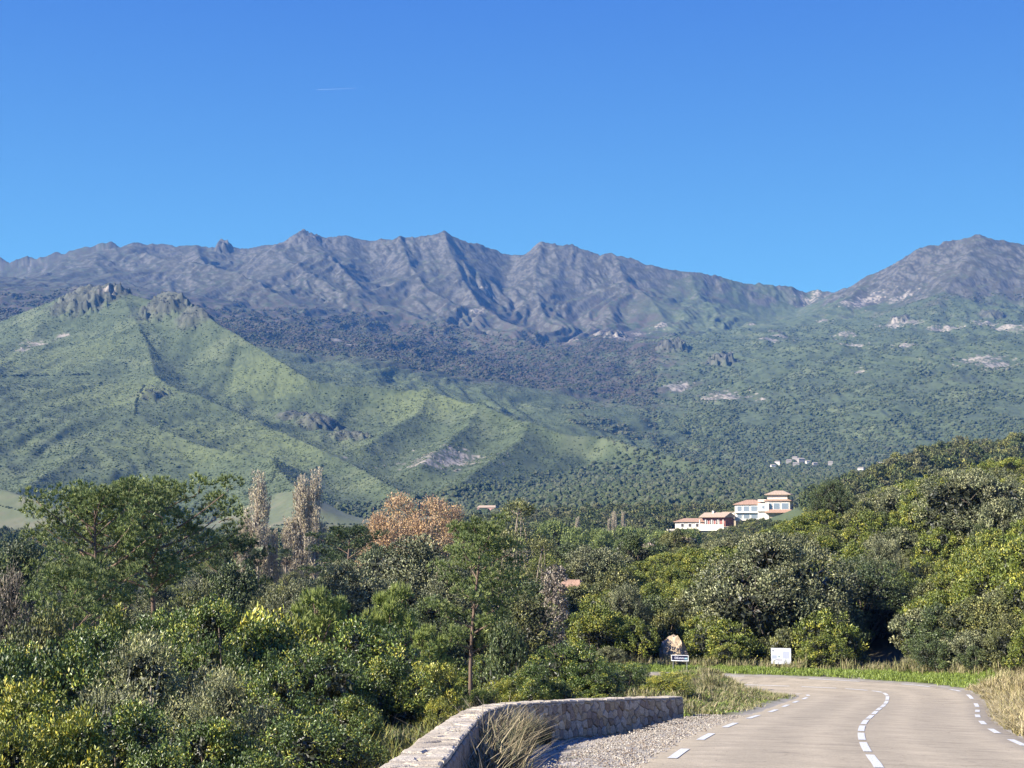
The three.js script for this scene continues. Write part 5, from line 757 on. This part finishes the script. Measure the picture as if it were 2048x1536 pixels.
function bx(name, w, h, d, x, y, z, mat, parent) { const m = part(name, new THREE.BoxGeometry(w, h, d), mat, parent); m.position.set(x, y + h / 2, z); return m; }
function roofGeo(w, d, h, hip) { // ridge along x
  const a = w / 2, b = d / 2, k = hip ? Math.min(a, b) * hip : 0, P = [[-a, 0, b], [a, 0, b], [a, 0, -b], [-a, 0, -b], [-a + k, h, 0], [a - k, h, 0], [-a, -0.18, b], [a, -0.18, b], [a, -0.18, -b], [-a, -0.18, -b]], I = [0, 1, 5, 0, 5, 4, 2, 3, 4, 2, 4, 5, 1, 2, 5, 3, 0, 4, 6, 7, 1, 6, 1, 0, 7, 8, 2, 7, 2, 1, 8, 9, 3, 8, 3, 2, 9, 6, 0, 9, 0, 3, 9, 8, 7, 9, 7, 6];
  const g = new THREE.BufferGeometry(); g.setAttribute('position', new THREE.Float32BufferAttribute(P.flat(), 3)); g.setAttribute('uv', new THREE.Float32BufferAttribute(P.flatMap(p => [p[0] / 2, p[2] / 2 + p[1]]), 2)); g.setIndex(I); const n = g.toNonIndexed(); n.computeVertexNormals(); return n;
}
function roof(w, d, h, hip, x, y, z, mat, parent) { const m = part('roof', roofGeo(w, d, h, hip), mat, parent); m.position.set(x, y + 0.18, z); return m; }
function win(w, h, x, y, z, parent, mat = HM.glass) { const f = bx('window', w + 0.3, h + 0.3, 0.16, x, y - 0.15, z, HM.frame, parent); const p = part('pane', new THREE.BoxGeometry(w, h, 0.06), mat, f); p.position.set(0, 0, 0.08); return f; }
function house(px, py, d, turn, name, label, cat = 'house', group) { const u = U(px, py, d), y = u.y, g = thing(name, label, cat, group, u.x, y, u.z); g.rotation.y = turn; if (d > 590) g.scale.setScalar(1.12); bx('foundation', 5, 10, 4, 0, -10, -3, HM.cream, g); return g; }
{
  const D = 610, k = D / F;
  let g = house(1428, 1056, D, -0.62, 'rose_house', 'rose walled house with tiled gable roof and white terrace columns'); // 55 px wide
  bx('wall', 9.5, 3.4, 7, 0, 0.6, -3.5, HM.rose, g); roof(11, 9.4, 1.7, 0, 0, 3.95, -3, HM.tilePale, g); bx('terrace', 10.4, 1.4, 2.4, 0, -1.0, 1.1, HM.white, g); bx('parapet', 10.4, 0.9, 0.15, 0, 0.4, 2.25, HM.white, g); for (const x of [-4.9, -2.4, 0.2, 2.8, 4.9]) bx('column', 0.35, 2.7, 0.35, x, 0.4, 1.95, HM.white, g); for (const x of [-3.4, -0.9, 1.6]) win(1.2, 1.9, x, 1.0, 0.06, g, HM.dark); bx('chimney', 0.7, 1.3, 0.7, -1.5, 5.2, -2.4, HM.white, g);
  g = house(1380, 1058, D + 6, -0.5, 'low_house', 'low white house with a long tiled roof left of the rose house'); bx('wall', 12, 2.6, 6, 0, 0, -3, HM.white, g); roof(13, 7.4, 1.3, 0.8, 0, 2.6, -3, HM.tile, g); for (const x of [-3, 0, 3]) win(1.1, 1.2, x, 0.8, 0.06, g, HM.dark); bx('garden_wall', 5, 0.9, 0.4, -8.4, -0.9, 0, HM.white, g);
  g = house(1457, 1037, D + 12, -0.5, 'flat_house', 'small white cube house with flat roof above the rose house'); bx('wall', 4.6, 2.3, 4, 0, 0, -2, HM.white, g); bx('flat_roof', 5.2, 0.25, 4.6, 0, 2.3, -2, HM.cream, g); win(0.9, 1, 0.6, 0.7, 0.06, g, HM.dark);
  g = house(1497, 1041, D, -0.45, 'white_villa', 'white two storey villa with hipped roof and glazed loggias'); bx('wall', 10.5, 5.9, 7, 0, 0, -3.5, HM.white, g); roof(11.6, 8.2, 1.7, 1, 0, 5.9, -3.5, HM.tile, g); for (const [x, w] of [[-3.4, 1.7], [-0.7, 2.2], [2.7, 3.2]]) { win(w, 2.0, x, 3.3, 0.06, g); win(w, 1.8, x, 0.7, 0.06, g); } bx('balcony', 10.3, 0.3, 1.1, 0, 2.85, 0.5, HM.white, g);
  g = house(1527, 1040, D - 4, -0.4, 'stair_block', 'plain white stair block between the two villas', 'building'); bx('wall', 4.2, 6.2, 4, 0, 0, -2, HM.white, g); bx('landing', 4.6, 0.3, 4.6, 0, 3.2, -1.7, HM.white, g); win(0.8, 1.0, 0, 4.2, 0.06, g);
  g = house(1557, 1054, D - 6, -0.35, 'tall_villa', 'tall villa with stacked tiled roofs on a cream stone base'); bx('stone_base', 9.6, 5.2, 8, 0.4, 0, -4, HM.cream, g); roof(10.6, 3.2, 1.1, 0.6, 0.5, 5.2, 0.0, HM.tile, g); bx('wall', 9.2, 4.4, 7, -0.4, 5.2, -4.4, HM.white, g); for (const [x, w] of [[-3.3, 1.6], [-0.7, 2.2], [2.4, 2.4]]) win(w, 2.2, x, 6.6, -0.84, g); roof(10.4, 8.2, 1.2, 0.8, -0.4, 9.6, -4.4, HM.tile, g); bx('upper_storey', 7.4, 1.9, 5.4, -0.6, 10.0, -4.8, HM.white, g); roof(9.8, 7.4, 1.5, 0.9, -0.4, 11.9, -4.8, HM.tilePale, g); bx('terrace', 3.2, 0.9, 3, -6.4, 9.4, -4, HM.white, g);
  g = house(1294, 1104, 330, -0.3, 'tiled_pavilion', 'small house with a low pinkish hipped roof among the umbrella pines'); bx('wall', 4.4, 1.3, 4.4, 0, 0, -2, HM.cream, g); roof(5.0, 5.2, 0.9, 0.9, 0, 1.0, -2, HM.tilePale, g);
  g = house(1357, 1086, 380, -0.3, 'tiled_bungalow', 'bungalow with a long pale tiled roof at the edge of the green hillside'); bx('wall', 6.5, 1.2, 5, 0, 0, -2, HM.cream, g); roof(7.6, 6, 0.95, 0.8, 0, 0.7, -2, HM.tilePale, g);
  g = house(1139, 1194, 128, -0.3, 'red_roofed_hut', 'low red tiled hut behind the ivy covered trunk'); bx('wall', 1.8, 0.9, 2, 0, 0, -1, HM.pink, g); roof(2.2, 2.6, 0.5, 0.4, 0, 0.8, -1, HM.tile, g);
  const f = hit(975, 1022, 700) || U(975, 1022, 1100); const fg2 = thing('farmhouse', 'long pink farmhouse among dark trees at the foot of the green hill', 'house', null, f.x, f.y, f.z); fg2.rotation.y = -0.3; bx('wall', 14, 3.5, 6, 0, -1, 0, HM.pink, fg2); roof(15, 7, 1.6, 0.3, 0, 2.5, 0, HM.tilePale, fg2);
  for (const [px, py, s, m] of [[1546, 936, 0.8, 'white'], [1555, 930, 0.9, 'white'], [1578, 927, 0.9, 'stone'], [1592, 934, 1.0, 'stone'], [1602, 926, 1.1, 'stone'], [1616, 928, 0.8, 'white'], [1661, 930, 0.8, 'stone'], [1722, 944, 0.9, 'white'], [1765, 937, 1.3, 'cream'], [1798, 932, 0.7, 'stone'], [1590, 921, 0.9, 'stone'], [1630, 932, 0.8, 'stone']]) {
    const u = hit(px, py, 1300) || U(px, py, 2300), g = thing('village_house', 'small pale house of the distant village under the mountain', 'house', 'houses of the distant village', u.x, u.y - 0.5, u.z); g.rotation.y = -0.5 + (px % 7) * 0.12; const w = 8.5 * s; bx('wall', w, 5.5 * s, 6 * s, 0, 0, 0, HM[m], g); roof(w * 1.08, 6.6 * s, 1.6 * s, 0.2, 0, 5.5 * s, 0, HM.slate, g);
  }
}
{ // faint vapour trail high up
  const B = new GB(512), a = U(634, 179.5, 16000), b = U(712, 176.5, 15000), p = []; for (let i = 0; i <= 10; i++) p.push(a.clone().lerp(b, i / 10)); B.tube(p, 5.5, 2.5, 8, [1, 1, 1]);
  tag(part('contrail_cloud', B.geo(true), std({ color: 0xffffff, transparent: true, opacity: 0.022, roughness: 1, depthWrite: false })), 'short faint white vapour trail in the clear blue sky', 'contrail');
}



renderer.render(scene, camera);
